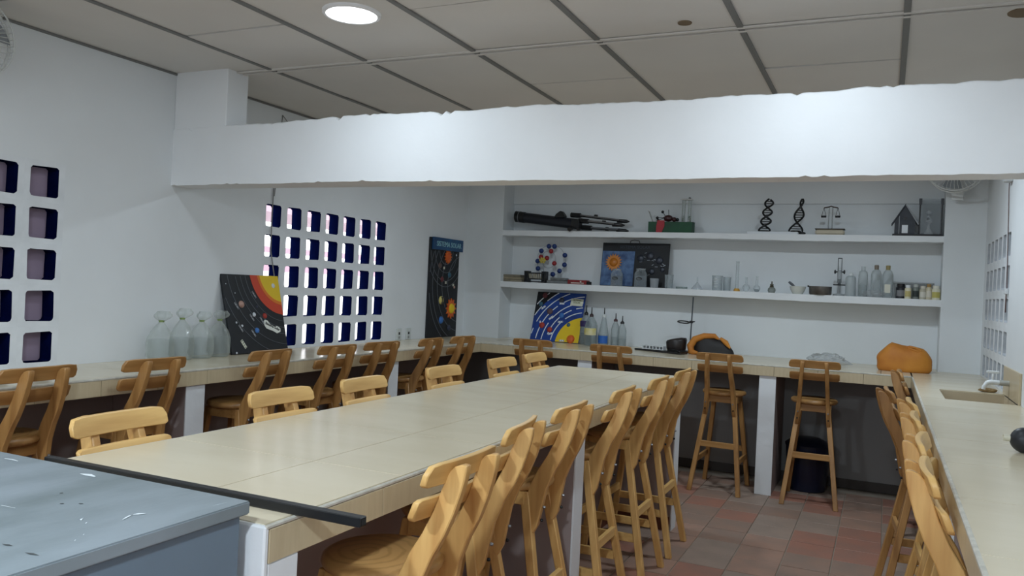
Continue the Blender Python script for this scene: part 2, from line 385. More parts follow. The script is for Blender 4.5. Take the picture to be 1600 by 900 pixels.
# beam with a chipped top edge
def rough_beam():
    rr = random.Random(3); n = 190; b = MB(); xs = [XL + (XR - XL) * i / n for i in range(n + 1)]
    vs_ = []; drift = 0
    for i, x in enumerate(xs):
        drift = drift * 0.86 + rr.uniform(-.0035, .0035); chip = -rr.uniform(0.006, 0.02) if rr.random() < 0.05 else 0
        zt = ZB1 + 0.014 * (x - XL) / 4.56 - 0.006 + drift + chip + 0.006 * math.sin(x * 2.1)
        zb = ZB0 + 0.4 * drift + 0.004 * math.sin(x * 1.7) + (0.006 if rr.random() < 0.05 else 0)
        yo = 0.004 * math.sin(x * 3.3)
        vs_ += [(x, YB + yo, zb), (x, YB + yo * .5, zt - 0.006), (x, YB + 0.008, zt), (x, YB2, zt + rr.uniform(-.004, .004)), (x, YB2, ZB0)]
    fs = []
    for i in range(n):
        for k in range(5): k2 = (k + 1) % 5; fs.append((i * 5 + k, i * 5 + k2, (i + 1) * 5 + k2, (i + 1) * 5 + k))
    fs += [(0, 1, 2, 3, 4), tuple(n * 5 + k for k in (4, 3, 2, 1, 0))]
    b.add(vs_, fs); return b
struct(rough_beam().build('trim_1', M_BEAM, smooth=25), 'white plastered beam with a chipped top edge across the room')
b = MB(); b.box(XL, -3.47, YB + 0.003, YB2, ZB1 - 0.03, ZC + 0.01); struct(b.build('trim_2', M_BEAM, bevel=0.004), 'short white pillar standing on the beam at the left wall')

# ------------------------------------------------------------------ shelves in the niche
for nm, za, zb, lb in (('upper', 2.035, 2.086, 'long white plaster shelf, the upper one, under the telescope and models'), ('lower', 1.523, 1.58, 'long white plaster shelf, the lower one, under the laboratory glassware')):
    b = MB(); n = 60; rr = random.Random(5 if nm == 'upper' else 6)
    vs_ = []; fs = []
    for i in range(n + 1):
        x = XN0 + (XN1 - XN0) * i / n; j = 0.003 * math.sin(x * 2.7) + rr.uniform(-.0015, .0015)
        vs_ += [(x, YN, za + j), (x, YN, zb), (x, YNB, zb), (x, YNB, za)]
    for i in range(n):
        for k in range(4): k2 = (k + 1) % 4; fs.append((i * 4 + k, i * 4 + k2, (i + 1) * 4 + k2, (i + 1) * 4 + k))
    fs += [(0, 1, 2, 3), tuple(n * 4 + k for k in (3, 2, 1, 0))]
    b.add(vs_, fs); tag(b.build('wall_shelf', M_WHITE, smooth=20), lb, 'shelf', 'plaster shelves in the niche')

# ------------------------------------------------------------------ tiled worktops
def tiles_on(parent, x0, x1, y0, y1, ztop, jx, jy, name='tile', m=None):
    m = m or M_TILE
    xs = [x0] + [v for v in jx if x0 + .02 < v < x1 - .02] + [x1]; ys = [y0] + [v for v in jy if y0 + .02 < v < y1 - .02] + [y1]
    for i in range(len(xs) - 1):
        for j in range(len(ys) - 1):
            g = 0.0016; b = MB(); b.box(xs[i] + g, xs[i + 1] - g, ys[j] + g, ys[j + 1] - g, ztop - 0.008, ztop)
            b.build(name, m, parent, smooth=0)
def edge_x(parent, y, sgn, x0, x1, zt, zb, step=0.33):      # edge tiles on a face looking along y
    n = max(1, round((x1 - x0) / step)); L = (x1 - x0) / n
    for i in range(n):
        b = MB(); b.box(x0 + i * L + .001, x0 + (i + 1) * L - .001, min(y, y + sgn * .008), max(y, y + sgn * .008), zb, zt - .012 + .0005 * rnd.random()); b.build('edge_tile', M_TILE2, parent, bevel=.0008)
def edge_y(parent, x, sgn, y0, y1, zt, zb, step=0.33):
    n = max(1, round((y1 - y0) / step)); L = (y1 - y0) / n
    for i in range(n):
        b = MB(); b.box(min(x, x + sgn * .008), max(x, x + sgn * .008), y0 + i * L + .001, y0 + (i + 1) * L - .001, zb, zt - .012 + .0005 * rnd.random()); b.build('edge_tile', M_TILE2, parent, bevel=.0008)
def support(parent, x0, x1, y0, y1, h, end):
    b = MB(); b.box(x0, x1, y0, y1, 0, h); s_ = b.build('support', M_MAUVEW, parent, bevel=.003)
    e = dict(w=(x0 - .004, x0 + .004, y0 - .002, y1 + .002), e=(x1 - .004, x1 + .004, y0 - .002, y1 + .002), s=(x0 - .002, x1 + .002, y0 - .004, y0 + .004))[end]
    b = MB(); b.box(*e, 0, h); b.build('white_end', M_WHITE, s_, bevel=.001)
HB = HC - 0.085
# left
L = root('tiled_counter', (0, 0, 0), 0, 'beige tiled counter running along the left wall under the block windows', 'counter')
b = MB(); b.box(XL, XC - .008, -1.6, YN, HB, HC - .008); b.build('slab', M_JOINT, L, smooth=0)
JY = [0.16 + 0.55 * k for k in range(-4, 14)]
tiles_on(L, XL, XC - .008, -1.6, YN, HC, [], JY); edge_y(L, XC - .008, 1, -1.6, YC, HC, HB)
b = MB(); b.box(XC - .016, XC + .001, -1.6, YC, HC - .012, HC - .0005); b.build('nosing', M_GROUT, L, bevel=.003)
for y in (1.25, 3.165, 5.085): support(L, XL, XC - .02, y, y + .125, HB, 'e')
# back
B = root('tiled_counter', (0, 0, 0), 0, 'beige tiled counter along the back wall below the niche shelves', 'counter')
b = MB(); b.box(XC, XRC, YC + .008, YN, HB, HC - .008); b.box(XN0 + .18, XN1 - .21, YN, YNB, HB - .02, HC - .008); b.build('slab', M_JOINT, B, smooth=0)
tiles_on(B, XC, XRC, YC + .008, YN, HC, [-3.307 + 0.55 * k for k in range(1, 7)], []); tiles_on(B, XN0 + .18, XN1 - .21, YN, YNB, HC, [-3.307 + 0.55 * k for k in range(1, 7)], [])
for xx0, xx1 in ((XN0, XN0 + .18), (XN1 - .21, XN1)):
    tiles_on(B, xx0, xx1, YN, YNB, HC, [], [])
edge_x(B, YC + .008, -1, XC, XRC, HC, HB)
b = MB(); b.box(XC, XRC, YC - .001, YC + .016, HC - .012, HC - .0005); b.build('nosing', M_GROUT, B, bevel=.003)
for x in (-2.375, -0.866): support(B, x, x + .122, YC + .02, YN - .013, HB, 's')
# right, with sink
SX0, SX1, SY0, SY1 = 0.33, 0.682, 5.15, 5.73; SI = .003
R = root('tiled_counter', (0, 0, 0), 0, 'beige tiled counter with a sunken sink along the right wall', 'counter')
b = MB()
for x0, x1, y0, y1 in ((XRC + .008, XR, -1.2, SY0), (XRC + .008, XR, SY1, YN), (XRC + .008, SX0, SY0, SY1), (SX1, XR, SY0, SY1)): b.box(x0, x1, y0, y1, HB, HC - .008)
b.build('slab', M_JOINT, R, smooth=0)
JR = [3.62 + 0.55 * k for k in range(-9, 8)]
tiles_on(R, XRC + .008, XR, -1.2, SY0, HC, [], JR); tiles_on(R, XRC + .008, SX0, SY0, SY1, HC, [], []); tiles_on(R, XRC + .008, XR, SY1, YN, HC, [], [6.3, 6.9])
edge_y(R, XRC + .008, -1, -1.2, YC, HC, HB)
b = MB(); b.box(XRC - .001, XRC + .016, -1.2, YC, HC - .012, HC - .0005); b.build('nosing', M_GROUT, R, bevel=.003)
sink = MB(); d = 0.24; t = .012
sink.box(SX0 - t, SX0 + SI, SY0 - t, SY1 + t, HC - d, HC - .0085); sink.box(SX1 - SI, XR - .001, SY0 - t, SY1 + t, HC - d, HC - .0085)
sink.box(SX0, SX1, SY0 - t, SY0 + SI, HC - d, HC - .0085); sink.box(SX0, SX1, SY1 - SI, SY1 + t, HC - d, HC - .0085); sink.box(SX0 - t, SX1 + t, SY0 - t, SY1 + t, HC - d - t, HC - d)
sink.build('sink_basin', mat('sink_tile', (196, 180, 152), rough=.35, var=.08), R, smooth=0)
for y in (2.92, 4.9): support(R, XRC + .03, XR, y, y + .12, HB, 'w')
# splash panel on the right wall behind the sink
b = MB(); b.box(XR - .012, XR, 5.14, 5.79, HC, 1.185); tag(b.build('splash_panel', M_TILE2, bevel=.002), 'beige tile splash panel on the right wall behind the sink tap', 'panel')

# ------------------------------------------------------------------ long table
T = root('tiled_table', ((XT0 + XT1) / 2, (YT0 + YT1) / 2, 0), 0, 'long beige tiled laboratory table in the middle of the room', 'table')
hx, hy = (XT1 - XT0) / 2, (YT1 - YT0) / 2; TB = HT - .086
b = MB(); b.box(-hx + .008, hx - .008, -hy + .008, hy - .008, TB, HT - .008); b.build('slab', M_JOINT, T, smooth=0)
jy = [v - (YT0 + YT1) / 2 for v in (1.92, 2.465, 3.01, 3.555, 4.10, 4.645, 5.19)]
tiles_on(T, -hx + .006, hx - .01, -hy + .006, hy - .008, HT, [-1.502 - (XT0 + XT1) / 2], jy)
for sx in (-1, 1):
    edge_y(T, sx * (hx - .008), sx, -hy + .012, hy - .008, HT, TB, 0.45)
    b = MB(); b.box(min(sx * (hx - .008), sx * (hx + .001)), max(sx * (hx - .008), sx * (hx + .001)), -hy, hy, HT - .011, HT - .0004); b.build('nosing', M_GROUT, T, bevel=.003)
edge_x(T, hy - .008, 1, -hx, hx, HT, TB, 0.45)
b = MB(); b.box(-hx, hx, -hy - .004, -hy + .012, 0, HT - .002); b.build('plaster_end', M_WHITE, T, bevel=.004)
b = MB(); b.box(-hx + .002, hx - .002, -hy + .012, -hy + .115, 0, TB); b.build('support', M_WHITE, T, bevel=.004)
def tsup(y0, y1, x0, x1):
    b = MB(); b.box(x0, x1, y0, y1, 0, TB); s_ = b.build('support', M_MAUVEW, T, bevel=.003)
    b = MB(); b.box(x1 - .004, x1 + .004, y0 - .002, y1 + .002, 0, TB); b.build('white_end', M_WHITE, s_, bevel=.001)
    b = MB(); b.box(x0, x1 - .01, y0 - .006, y1 + .006, 0, .09); b.build('skirting', M_SKIRT, s_, bevel=.001)
cy = (YT0 + YT1) / 2
tsup(3.33 - cy, 3.435 - cy, -0.02, hx - .01); tsup(5.195 - cy, 5.315 - cy, -0.02, hx - .01)
b = MB(); b.box(-.055, .02, -hy + .1, hy - .012, 0, TB); cw = b.build('centre_wall', M_MAUVEW, T, bevel=.002)
b = MB(); b.box(.02, .03, -hy + .1, hy - .02, 0, .09); b.build('skirting', M_SKIRT, cw, bevel=.001)
b = MB(); b.box(-hx + .01, hx - .01, -hy + .02, hy - .02, TB - .004, TB - .001); b.build('underside', M_MAUVEW, T, smooth=0)

# ------------------------------------------------------------------ stools
def slat(name, L_, z0, z1, yc, thick, bow, lean, m, parent, rt, rb):
    b = MB(); n = 16; vs_ = []; zc = (z0 + z1) / 2
    for i in range(n + 1):
        x = -L_ / 2 + L_ * i / n if 1 < i < n - 1 else None
        if x is None: x = {0: -L_ / 2, 1: -L_ / 2 + .012, n - 1: L_ / 2 - .012, n: L_ / 2}[i]
        e = L_ / 2 - abs(x)
        def inset(r): return r - math.sqrt(max(0, r * r - (r - e) ** 2)) if e < r else 0
        a, c = z0 + inset(rb), z1 - inset(rt); y = yc + bow * (2 * x / L_) ** 2
        for z, dy in ((a, -1), (c, -1), (c, 1), (a, 1)): vs_.append((x, y + dy * thick / 2 - (z - zc) * lean, z))
    fs = []
    for i in range(n):
        for k in range(4): k2 = (k + 1) % 4; fs.append((i * 4 + k, i * 4 + k2, (i + 1) * 4 + k2, (i + 1) * 4 + k))
    fs += [(0, 1, 2, 3), tuple(n * 4 + k for k in (3, 2, 1, 0))]
    b.add(vs_, fs); return b.build(name, m, parent, bevel=.0025)
def make_stool(W):
    r = root('bar_stool', (0, 0, 0))
    b = MB(); b.lathe([(0, .742), (.150, .742), (.166, .750), (.170, .760), (.167, .772), (.156, .779), (0, .780)], 36); b.build('seat', W['seat'], r, smooth=50)
    b = MB()
    b.box(-.11, .11, -.125, -.105, .690, .742); b.box(-.11, .11, .105, .125, .690, .742); b.box(-.125, -.105, -.105, .105, .690, .742); b.box(.105, .125, -.105, .105, .690, .742)
    b.build('seat_frame', W['x'], r, bevel=.002)
    for sx in (-1, 1):
        b = MB(); b.leg((sx * .098, .112, .742), (sx * .175, .215, 0), .036, .034); b.build('leg', W['z'], r, bevel=.003)
        b = MB(); b.leg((sx * .100, -.100, .742), (sx * .190, -.245, 0), .036, .034); b.build('leg', W['z'], r, bevel=.003)
        prof = [(.585, -.140, .012), (.62, -.141, .046), (.68, -.142, .066), (.76, -.154, .072), (.83, -.184, .068), (.89, -.218, .063), (.95, -.244, .059), (1.00, -.260, .057), (1.035, -.270, .054), (1.055, -.277, .046), (1.068, -.284, .034), (1.075, -.292, .014)]
        fr_, bk = [], []
        b = MB(); vs_ = []; n = len(prof)
        for z, y, w_ in prof:
            xc = sx * (.1125 - .030 * (z - .585) / .49)
            for dx in (-.014, .014): vs_ += [(xc + dx, y + w_ / 2, z + (0 if z > 1.04 else 0)), (xc + dx, y - w_ / 2, z)]
        fs = []
        for i in range(n - 1):
            o_ = i * 4; p = o_ + 4
            fs += [(o_, p, p + 1, o_ + 1), (o_ + 2, o_ + 3, p + 3, p + 2), (o_, o_ + 2, p + 2, p), (o_ + 1, p + 1, p + 3, o_ + 3)]
        fs += [(0, 1, 3, 2), ((n - 1) * 4, (n - 1) * 4 + 2, (n - 1) * 4 + 3, (n - 1) * 4 + 1)]
        b.add(vs_, fs); p = b.build('back_post', W['z'], r, bevel=.003)
        for z, m_ in ((.690, M_SILVER), (.640, M_BLACKM)):
            b = MB(); b.lathe([(0, .004), (.004, .0035), (.006, .0), (.006, -.006)], 8, (sx * (.1125 - .030 * (z - .585) / .49), -.185 if z > .65 else -.178, z), axis='-y'); b.build('bolt', m_, p)
    s_ = slat('top_slat', .362, 1.022, 1.082, -.249, .018, .017, .30, W['x'], r, .026, .008)
    slat('lower_slat', .352, .932, .990, -.213, .018, .016, .38, W['x'], r, .006, .012)
    for y0, z, xx in ((-.178, .365, .145), (.170, .30, .145)):
        b = MB(); b.box(-xx, xx, y0 - .010, y0 + .010, z - .022, z + .022); b.build('stretcher', W['x'], r, bevel=.002)
    for sx in (-1, 1):
        b = MB(); b.bar((sx * .1555, -.182, .24), (sx * .1555, .176, .24), .018, .042, up=(0, 0, 1)); b.build('stretcher', W['x'], r, bevel=.002)
    return r
PROTO = {'p': make_stool(WP), 't': make_stool(WT)}; USED = set()
bpy.context.view_layer.update()
def stool(x, y, rz, kind, label, group, zs=1.0):
    p = PROTO[kind]
    if kind not in USED: USED.add(kind); o = p
    else: o = copy_tree(p)
    o.location = (x, y, 0); o.rotation_euler = (0, 0, rz); o.scale = (1, 1, zs); tag(o, label, 'stool', group); return o
OFF = 0.25
ordw = ['nearest the camera', 'second from the camera', 'third from the camera', 'fourth from the camera', 'fifth from the camera', 'farthest from the camera']
STO = []
for i, (x, y, a) in enumerate([(-.985, 1.905, -1), (-1.075, 2.452, 9), (-1.088, 2.987, 1), (-1.082, 3.674, 1), (-1.072, 4.30, 0), (-1.07, 4.85, 0)]):
    STO.append((x - OFF, y, PI / 2 + math.radians(a), 'p', 'pale wooden stool on the aisle side of the long table, ' + ordw[i], 'stools on the aisle side of the table', 1.0))
for i, y in enumerate([1.83, 2.57, 3.15, 3.90, 4.65, 5.19]):
    STO.append((-2.205 + OFF, y, -PI / 2 + math.radians([2, -2, 1, 0, -1, 1][i]), 'p', 'pale wooden stool on the window side of the long table, ' + ordw[i], 'stools on the window side of the table', .993))
ordl = ['nearest the camera, cut by the left edge', 'under the four water bags', 'below the black planet poster', 'third beyond the water bags', 'fourth beyond the water bags', 'second from the back corner', 'nearest the back corner']
for i, (x, y) in enumerate([(-3.2, 2.25), (-3.2, 2.87), (-3.19, 3.66), (-3.18, 4.30), (-3.18, 4.83), (-3.17, 5.43), (-3.15, 5.95)]):
    STO.append((x - OFF, y, PI / 2 + math.radians([3, -2, 2, -4, -8, 3, -4][i]), 't', 'tan wooden stool at the left wall counter, ' + ordl[i], 'stools at the left counter', 1.02))
ordb = ['below the blue planet poster', 'below the clear bottles', 'below the yellow and black bag', 'with a blue bucket behind its legs']
for i, x in enumerate([-2.74, -2.03, -1.14, -.462]):
    STO.append((x, 6.37 + OFF, math.radians([2, 0, -2, 2][i]), 't', 'tan wooden stool at the back counter, ' + ordb[i], 'stools at the back counter', 1.005))
ordr = ['nearest the camera', 'second from the camera', 'third from the camera', 'fourth from the camera', 'pulled back from the edge', 'deepest in the back corner']
for i, (x, y, a) in enumerate([(.122, 2.58, 0), (.128, 3.09, -4), (.127, 3.72, 0), (.125, 4.28, 3), (.030, 4.76, 5), (.105, 6.12, 0)]):
    STO.append((x + OFF, y, -PI / 2 + math.radians(a), 'p' if i < 4 else 't', 'wooden stool at the right sink counter, ' + ordr[i], 'stools at the right counter', 1.0))
for s_ in STO: stool(*s_)

# ------------------------------------------------------------------ blue cabinet and black bar
C = root('metal_cabinet', (-1.76, .80, 0), 0, 'grey-blue painted metal cabinet in the near left corner', 'cabinet')
b = MB(); b.box(-.545, .545, -.50, .52, 0, 1.022); b.build('body', M_CABSIDE, C, bevel=.004)
b = MB(); b.box(-.560, .556, -.515, .535, 1.022, 1.050); lid = b.build('lid', M_CABTOP, C, bevel=.003, seg=2)
rr = random.Random(5)
def smear(pts, w_, name='paint_smear'):
    b = MB(); vs_ = []; fs = []
    for i, (x, y) in enumerate(pts):
        ww = w_ * (0.4 + rr.random()) * (0.35 if i in (0, len(pts) - 1) else 1); vs_ += [(x, y - ww, 1.0512), (x, y + ww, 1.0512)]
    fs = [(2 * i, 2 * i + 2, 2 * i + 3, 2 * i + 1) for i in range(len(pts) - 1)]
    b.add(vs_, fs); b.build(name, mat('white_paint_spill', (225, 232, 235), rough=.5), lid, smooth=0)
smear([(.456, .300), (.450, .314), (.444, .328), (.446, .338), (.452, .343), (.458, .350)], .0045)
smear([(.388, .268), (.392, .260), (.398, .256)], .003); smear([(.418, .252), (.422, .247)], .004); smear([(.473, .205), (.477, .200)], .003); smear([(.489, .176), (.493, .171)], .003)
smear([(-.185, .489), (-.16, .492), (-.135, .489)], .007); smear([(.085, .490), (.11, .493), (.135, .490)], .006); smear([(.522, .462), (.525, .478), (.527, .496)], .003); smear([(.19, .238), (.23, .240)], .003)
b = MB()
for x, y, a in ((.421, .099, .012), (.495, .092, .016), (.30, .33, .006), (.27, .31, .005), (.20, .36, .004)): b.add([(x - a, y - .002, 1.0511), (x, y - .004, 1.0511), (x + a, y + .001, 1.0511), (x, y + .003, 1.0511)], [(0, 1, 2, 3)])
b.build('dark_scuff', mat('scuff', (70, 74, 74), rough=.8), lid, smooth=0)
b = MB(); b.bar((-2.035, 1.468, HT + .012), (-1.008, 1.470, HT + .012), .024, .022, up=(0, 0, 1)); br = b.build('black_bar', M_BLACK, bevel=.002)
tag(br, 'thin black square bar lying across the near end of the table', 'bar')
b = MB(); b.box(-1.008, -1.0065, 1.463, 1.477, HT + .006, HT + .019); b.build('end_cap', M_DARK, br)

# ------------------------------------------------------------------ ceiling lamps
M_LED = bpy.data.materials.new('led_diffuser'); M_LED.use_nodes = True
_b = M_LED.node_tree.nodes['Principled BSDF']; _b.inputs['Emission Color'].default_value = (0.93, 0.98, 1, 1); _b.inputs['Emission Strength'].default_value = 6.0
lamp_lab = ['round white LED ceiling lamp, lit, seen in front of the beam', 'round white LED ceiling lamp above the aisle in front of the beam', 'added fill lamp, round and white, out of view behind the camera on the cabinet side', 'added fill lamp, round and white, out of view just behind the camera', 'round white LED ceiling lamp behind the beam over the long table', 'round white LED ceiling lamp behind the beam over the back aisle']
for i, (x, y, pw) in enumerate(LAMP_SPOTS):
    r = root('ceiling_lamp', (x, y, ZC), 0, lamp_lab[i], 'lamp', 'round ceiling lamps')
    b = MB(); b.lathe([(.128, .0), (.128, -.010), (.122, -.015), (.112, -.014), (.110, -.006), (.110, 0)], 32); b.build('rim', mat('lamp_rim', (235, 236, 238), rough=.4), r)
    b = MB(); b.lathe([(0, -.010), (.108, -.009), (.111, -.006)], 32); b.build('diffuser', M_LED, r)
    ld = bpy.data.lights.new('lamp_light', 'AREA'); ld.shape = 'DISK'; ld.size = .22; ld.energy = LAMP_W * pw; ld.color = LAMP_COL
    lo = bpy.data.objects.new('lamp_light', ld); COL.objects.link(lo); lo.parent = r; lo.location = (0, 0, -.017)

# ------------------------------------------------------------------ outdoors seen through the block window
M_CONC = mat('pale_concrete', (225, 225, 222), rough=.8, var=.1, scale=1)
b = MB(); b.box(-14, XL - WT_ - .3, -6, 24, -.12, -.02); struct(b.build('ground', M_CONC, smooth=0), 'pale concrete yard outside the windows')
nb = root('neighbour_building', (-10.5, 9, 0), 0, 'pale building front across the yard seen through the block window', 'building')
b = MB(); b.box(-.3, 0, -14, 14, 0, 1.75); b.build('front_wall', M_CONC, nb, smooth=0)
b = MB(); b.box(2.6, 3.9, -14, 14, 2.28, 2.42); b.build('eave', mat('pink_eave', (172, 146, 160), rough=.7), nb, smooth=0)
rl = root('yard_railing', (-6.6, 9, 0), 0, 'pinkish metal railing outside the block window', 'railing')
M_RAIL = mat('pink_rail', (166, 134, 150), rough=.6)
b = MB(); b.box(-.02, .02, -9, 9, 1.80, 1.87); b.build('rail', M_RAIL, rl); b = MB(); b.box(-.02, .02, -9, 9, 1.58, 1.66); b.build('rail', M_RAIL, rl)
for k in range(46):
    b = MB(); b.box(-.015, .015, -8.9 + .39 * k, -8.87 + .39 * k, 1.5 if k % 4 else 0, 1.82); b.build('baluster', M_RAIL, rl, smooth=0)

# ================================================================== posters and boards
def half(name, c, r, m, parent, sc=.6):
    b = MB(); b.ball(c, r, 14, 8, sc=(1, sc, 1)); return b.build(name, m, parent, smooth=60)
def arcs(parent, w_, h, cx, cz, radii, m, wd=.0025, gaps=None, name='orbit'):
    for ri, R_ in enumerate(radii):
        run = []
        def flush(run):
            if len(run) > 2:
                b = MB(); vs_ = []; fs = []
                for a in run:
                    for q in (R_ - wd, R_ + wd): vs_ += [(cx + q * math.cos(a), -.003, cz + q * math.sin(a)), (cx + q * math.cos(a), 0, cz + q * math.sin(a))]
                for i in range(len(run) - 1):
                    o_ = 4 * i; p = o_ + 4; fs += [(o_, o_ + 2, p + 2, p), (o_ + 1, p + 1, p + 3, o_ + 3), (o_, p, p + 1, o_ + 1), (o_ + 2, o_ + 3, p + 3, p + 2)]
                b.add(vs_, fs); b.build(name, m, parent, smooth=0)
        for k in range(241):
            a = 2 * PI * k / 240; x, z = cx + R_ * math.cos(a), cz + R_ * math.sin(a)
            ok = .006 < x < w_ - .006 and .006 < z < h - .006
            if ok and gaps and any(g0 < (math.degrees(a) + 23 * ri) % 60 < g1 for g0, g1 in gaps): ok = False
            if ok: run.append(a)
            else: flush(run); run = []
        flush(run)
def sector(parent, name, w_, h, cx, cz, r0, r1, m, y=-.002):
    """ring part of a painted sun that falls on the board"""
    b = MB(); vs_ = []; fs = []; n = 72
    for k in range(n + 1):
        a = 2 * PI * k / n
        for R_ in (r0, r1):
            x = min(max(cx + R_ * math.cos(a), .001), w_ - .001); z = min(max(cz + R_ * math.sin(a), .001), h - .001); vs_.append((x, y, z))
    for k in range(n): fs.append((2 * k, 2 * k + 2, 2 * k + 3, 2 * k + 1))
    b.add(vs_, fs); return b.build(name, m, parent, smooth=0)
def sunflower(parent, c, r, petals, mo, mc, name='sun'):
    b = MB(); pts = []
    for k in range(petals * 2):
        a = PI * k / petals; R_ = r if k % 2 == 0 else r * .68; pts.append((c[0] + R_ * math.cos(a), c[2] + R_ * math.sin(a)))
    b.plate(pts, c[1] - .010, c[1]); s_ = b.build(name, mo, parent, smooth=0); half('sun_core', (c[0], c[1] - .008, c[2]), r * .5, mc, s_, .55); return s_
P = lambda n, c, **k: mat(n, c, **k)
M_ORB = P('orbit_white', (225, 228, 232), rough=.7); M_ORBG = P('orbit_grey', (96, 100, 106), rough=.7)
M_SUNO = P('sun_orange', (226, 116, 38), rough=.6, rgb2=(206, 84, 30), scale=30); M_SUNY = P('sun_yellow', (232, 196, 30), rough=.6); M_SUNR = P('sun_red', (204, 66, 34), rough=.6)
M_PBLK = P('poster_black', (10, 12, 16), rough=.6, rgb2=(16, 21, 30), scale=5); M_PBLU = P('poster_blue', (20, 66, 150), rough=.6, rgb2=(16, 48, 116), scale=6)
M_PRED = P('planet_red', (168, 56, 44), rough=.6); M_PBR = P('planet_brown', (150, 112, 96), rough=.6, rgb2=(196, 160, 146), scale=30); M_PBL = P('planet_blue', (60, 112, 180), rough=.6); M_PTEAL = P('planet_teal', (52, 92, 112), rough=.6)
M_PDR = P('planet_maroon', (104, 50, 54), rough=.6); M_PDK = P('planet_slate', (52, 56, 74), rough=.6); M_PWH = P('planet_white', (210, 214, 220), rough=.6); M_PYEL = P('planet_ringed', (206, 190, 110), rough=.6)
M_PAPER = P('paper_label', (214, 214, 196), rough=.8); M_INK = P('ink', (24, 24, 26), rough=.8)
def tagpaper(parent, u, v, w_, h, rot=0, m=None, ink=True):
    b = MB(); b.box(-w_ / 2, w_ / 2, -.003, 0, -h / 2, h / 2); t = b.build('name_label', m or M_PAPER, parent, loc=(u, -.001, v), rot=(0, rot, 0), smooth=0)
    if ink:
        b = MB(); k = max(2, int(w_ / .014)); rr_ = random.Random(int(u * 1e4))
        for i in range(k): x = -w_ * .4 + w_ * .8 * i / (k - 1); hh = h * rr_.uniform(.25, .55); b.box(x - .0025, x + .0025, -.0042, -.003, -hh / 2, hh / 2)
        b.build('lettering', M_INK, t, smooth=0)
    return t

# black poster by the near end of the left counter
w_, h = .53, .525
p1 = root('planet_poster', (XL + .135, 3.92, HC + .005), PI / 2, 'square black planet poster with a yellow and red corner sun, beside the water bags', 'poster', rx=-.245)
b = MB(); b.box(0, w_, 0, .018, 0, h); b.build('board', M_PBLK, p1, bevel=.002)
sector(p1, 'sun_glow', w_, h, w_ + .02, h + .02, .215, .295, M_SUNR); sector(p1, 'sun_disc', w_, h, w_ + .02, h + .02, .0, .215, M_SUNY, -.0025)
sector(p1, 'sun_rim', w_, h, w_ + .02, h + .02, .205, .228, P('sun_amber', (224, 120, 30), rough=.6), -.003)
arcs(p1, w_, h, w_ + .02, h + .02, (.34, .385, .43, .50, .57), M_ORBG, .0012)
half('planet', (w_ - .06, -.002, h - .07), .017, M_PWH, p1, .3)
for u, v, r, m in ((.142, .325, .024, M_PBR), (.245, .255, .015, M_PWH), (.345, .245, .019, M_PRED), (.252, .148, .019, M_PBL), (.122, .182, .009, M_PWH), (.285, .310, .009, M_PDK), (.075, .205, .007, M_PWH), (.04, .008, .007, M_PWH), (.03, .46, .004, M_PWH), (.10, .40, .004, M_PWH)): half('planet', (u, 0, v), r, m, p1)
for u, v in ((.095, .315), (.22, .235), (.31, .215), (.215, .13), (.105, .165), (.27, .39)): tagpaper(p1, u, v, .052, .010, 1.0, P('chalk_grey', (150, 152, 156), rough=.8))
tagpaper(p1, .11, .062, .062, .02, 1.0)
cl = [(.325, .20), (.335, .217), (.36, .213), (.385, .185), (.42, .17), (.45, .172), (.478, .155), (.474, .132), (.44, .122), (.415, .135), (.395, .142), (.37, .15), (.345, .158), (.33, .175)]
b = MB(); b.plate(cl, -.004, 0); cl_o = b.build('cloud_label', P('cloud_paper', (232, 234, 226), rough=.8), p1, smooth=0)
lettering('title', 'Sistema Solar', .026, M_INK, cl_o, (.402, -.005, .170), (PI / 2, math.radians(22), 0))

# tall black poster with a blue heading
w_, h = .56, .945
p2 = root('planet_poster', (XL + .022, 6.50, HC + .001), PI / 2, 'tall narrow black planet poster with a blue heading, near the back corner', 'poster')
b = MB(); b.box(0, w_, 0, .02, 0, h); b.build('board', M_PBLK, p2, bevel=.002)
b = MB(); b.box(.02, w_ + .035, -.022, .0, h - .112, h + .003); hd = b.build('heading', P('heading_blue', (22, 82, 128), rough=.5, rgb2=(18, 62, 104), scale=8), p2, bevel=.002)
lettering('title', 'SISTEMA SOLAR', .068, P('heading_ink', (150, 196, 205), rough=.6), hd, (w_ / 2 + .03, -.0235, h - .058))
arcs(p2, w_, h - .11, .30, .83, (.13, .21, .29, .345), M_ORBG, .0028); arcs(p2, w_, h - .11, .62, .52, (.27, .38, .47, .56, .62), M_ORBG, .0028)
sunflower(p2, (.33, 0, .775), .068, 12, M_SUNO, P('sun_deep', (206, 92, 40), rough=.6)); sunflower(p2, (.43, 0, .275), .100, 12, M_SUNO, M_SUNY)
for u, v, r, m in ((.185, .685, .028, P('planet_dun', (96, 78, 72), rough=.6)), (.375, .60, .028, M_PTEAL), (.235, .555, .027, M_PDR), (.25, .165, .036, M_PBL), (.41, .085, .030, M_PDK), (.50, .80, .010, M_PWH), (.485, .485, .014, M_PBR)): half('planet', (u, 0, v), r, m, p2)
pl = half('planet', (.235, 0, .355), .040, M_PYEL, p2); b = MB()
for dx in (-.012, .012): b.plate([(.235 + dx - .004, .322), (.235 + dx + .004, .322), (.235 + dx + .004, .388), (.235 + dx - .004, .388)], -.027, -.01)
b.build('stripe', P('stripe_dark', (66, 62, 56), rough=.6), pl, smooth=0)
for u, v in ((.265, .665), (.31, .525), (.46, .505)): tagpaper(p2, u, v, .03, .022)

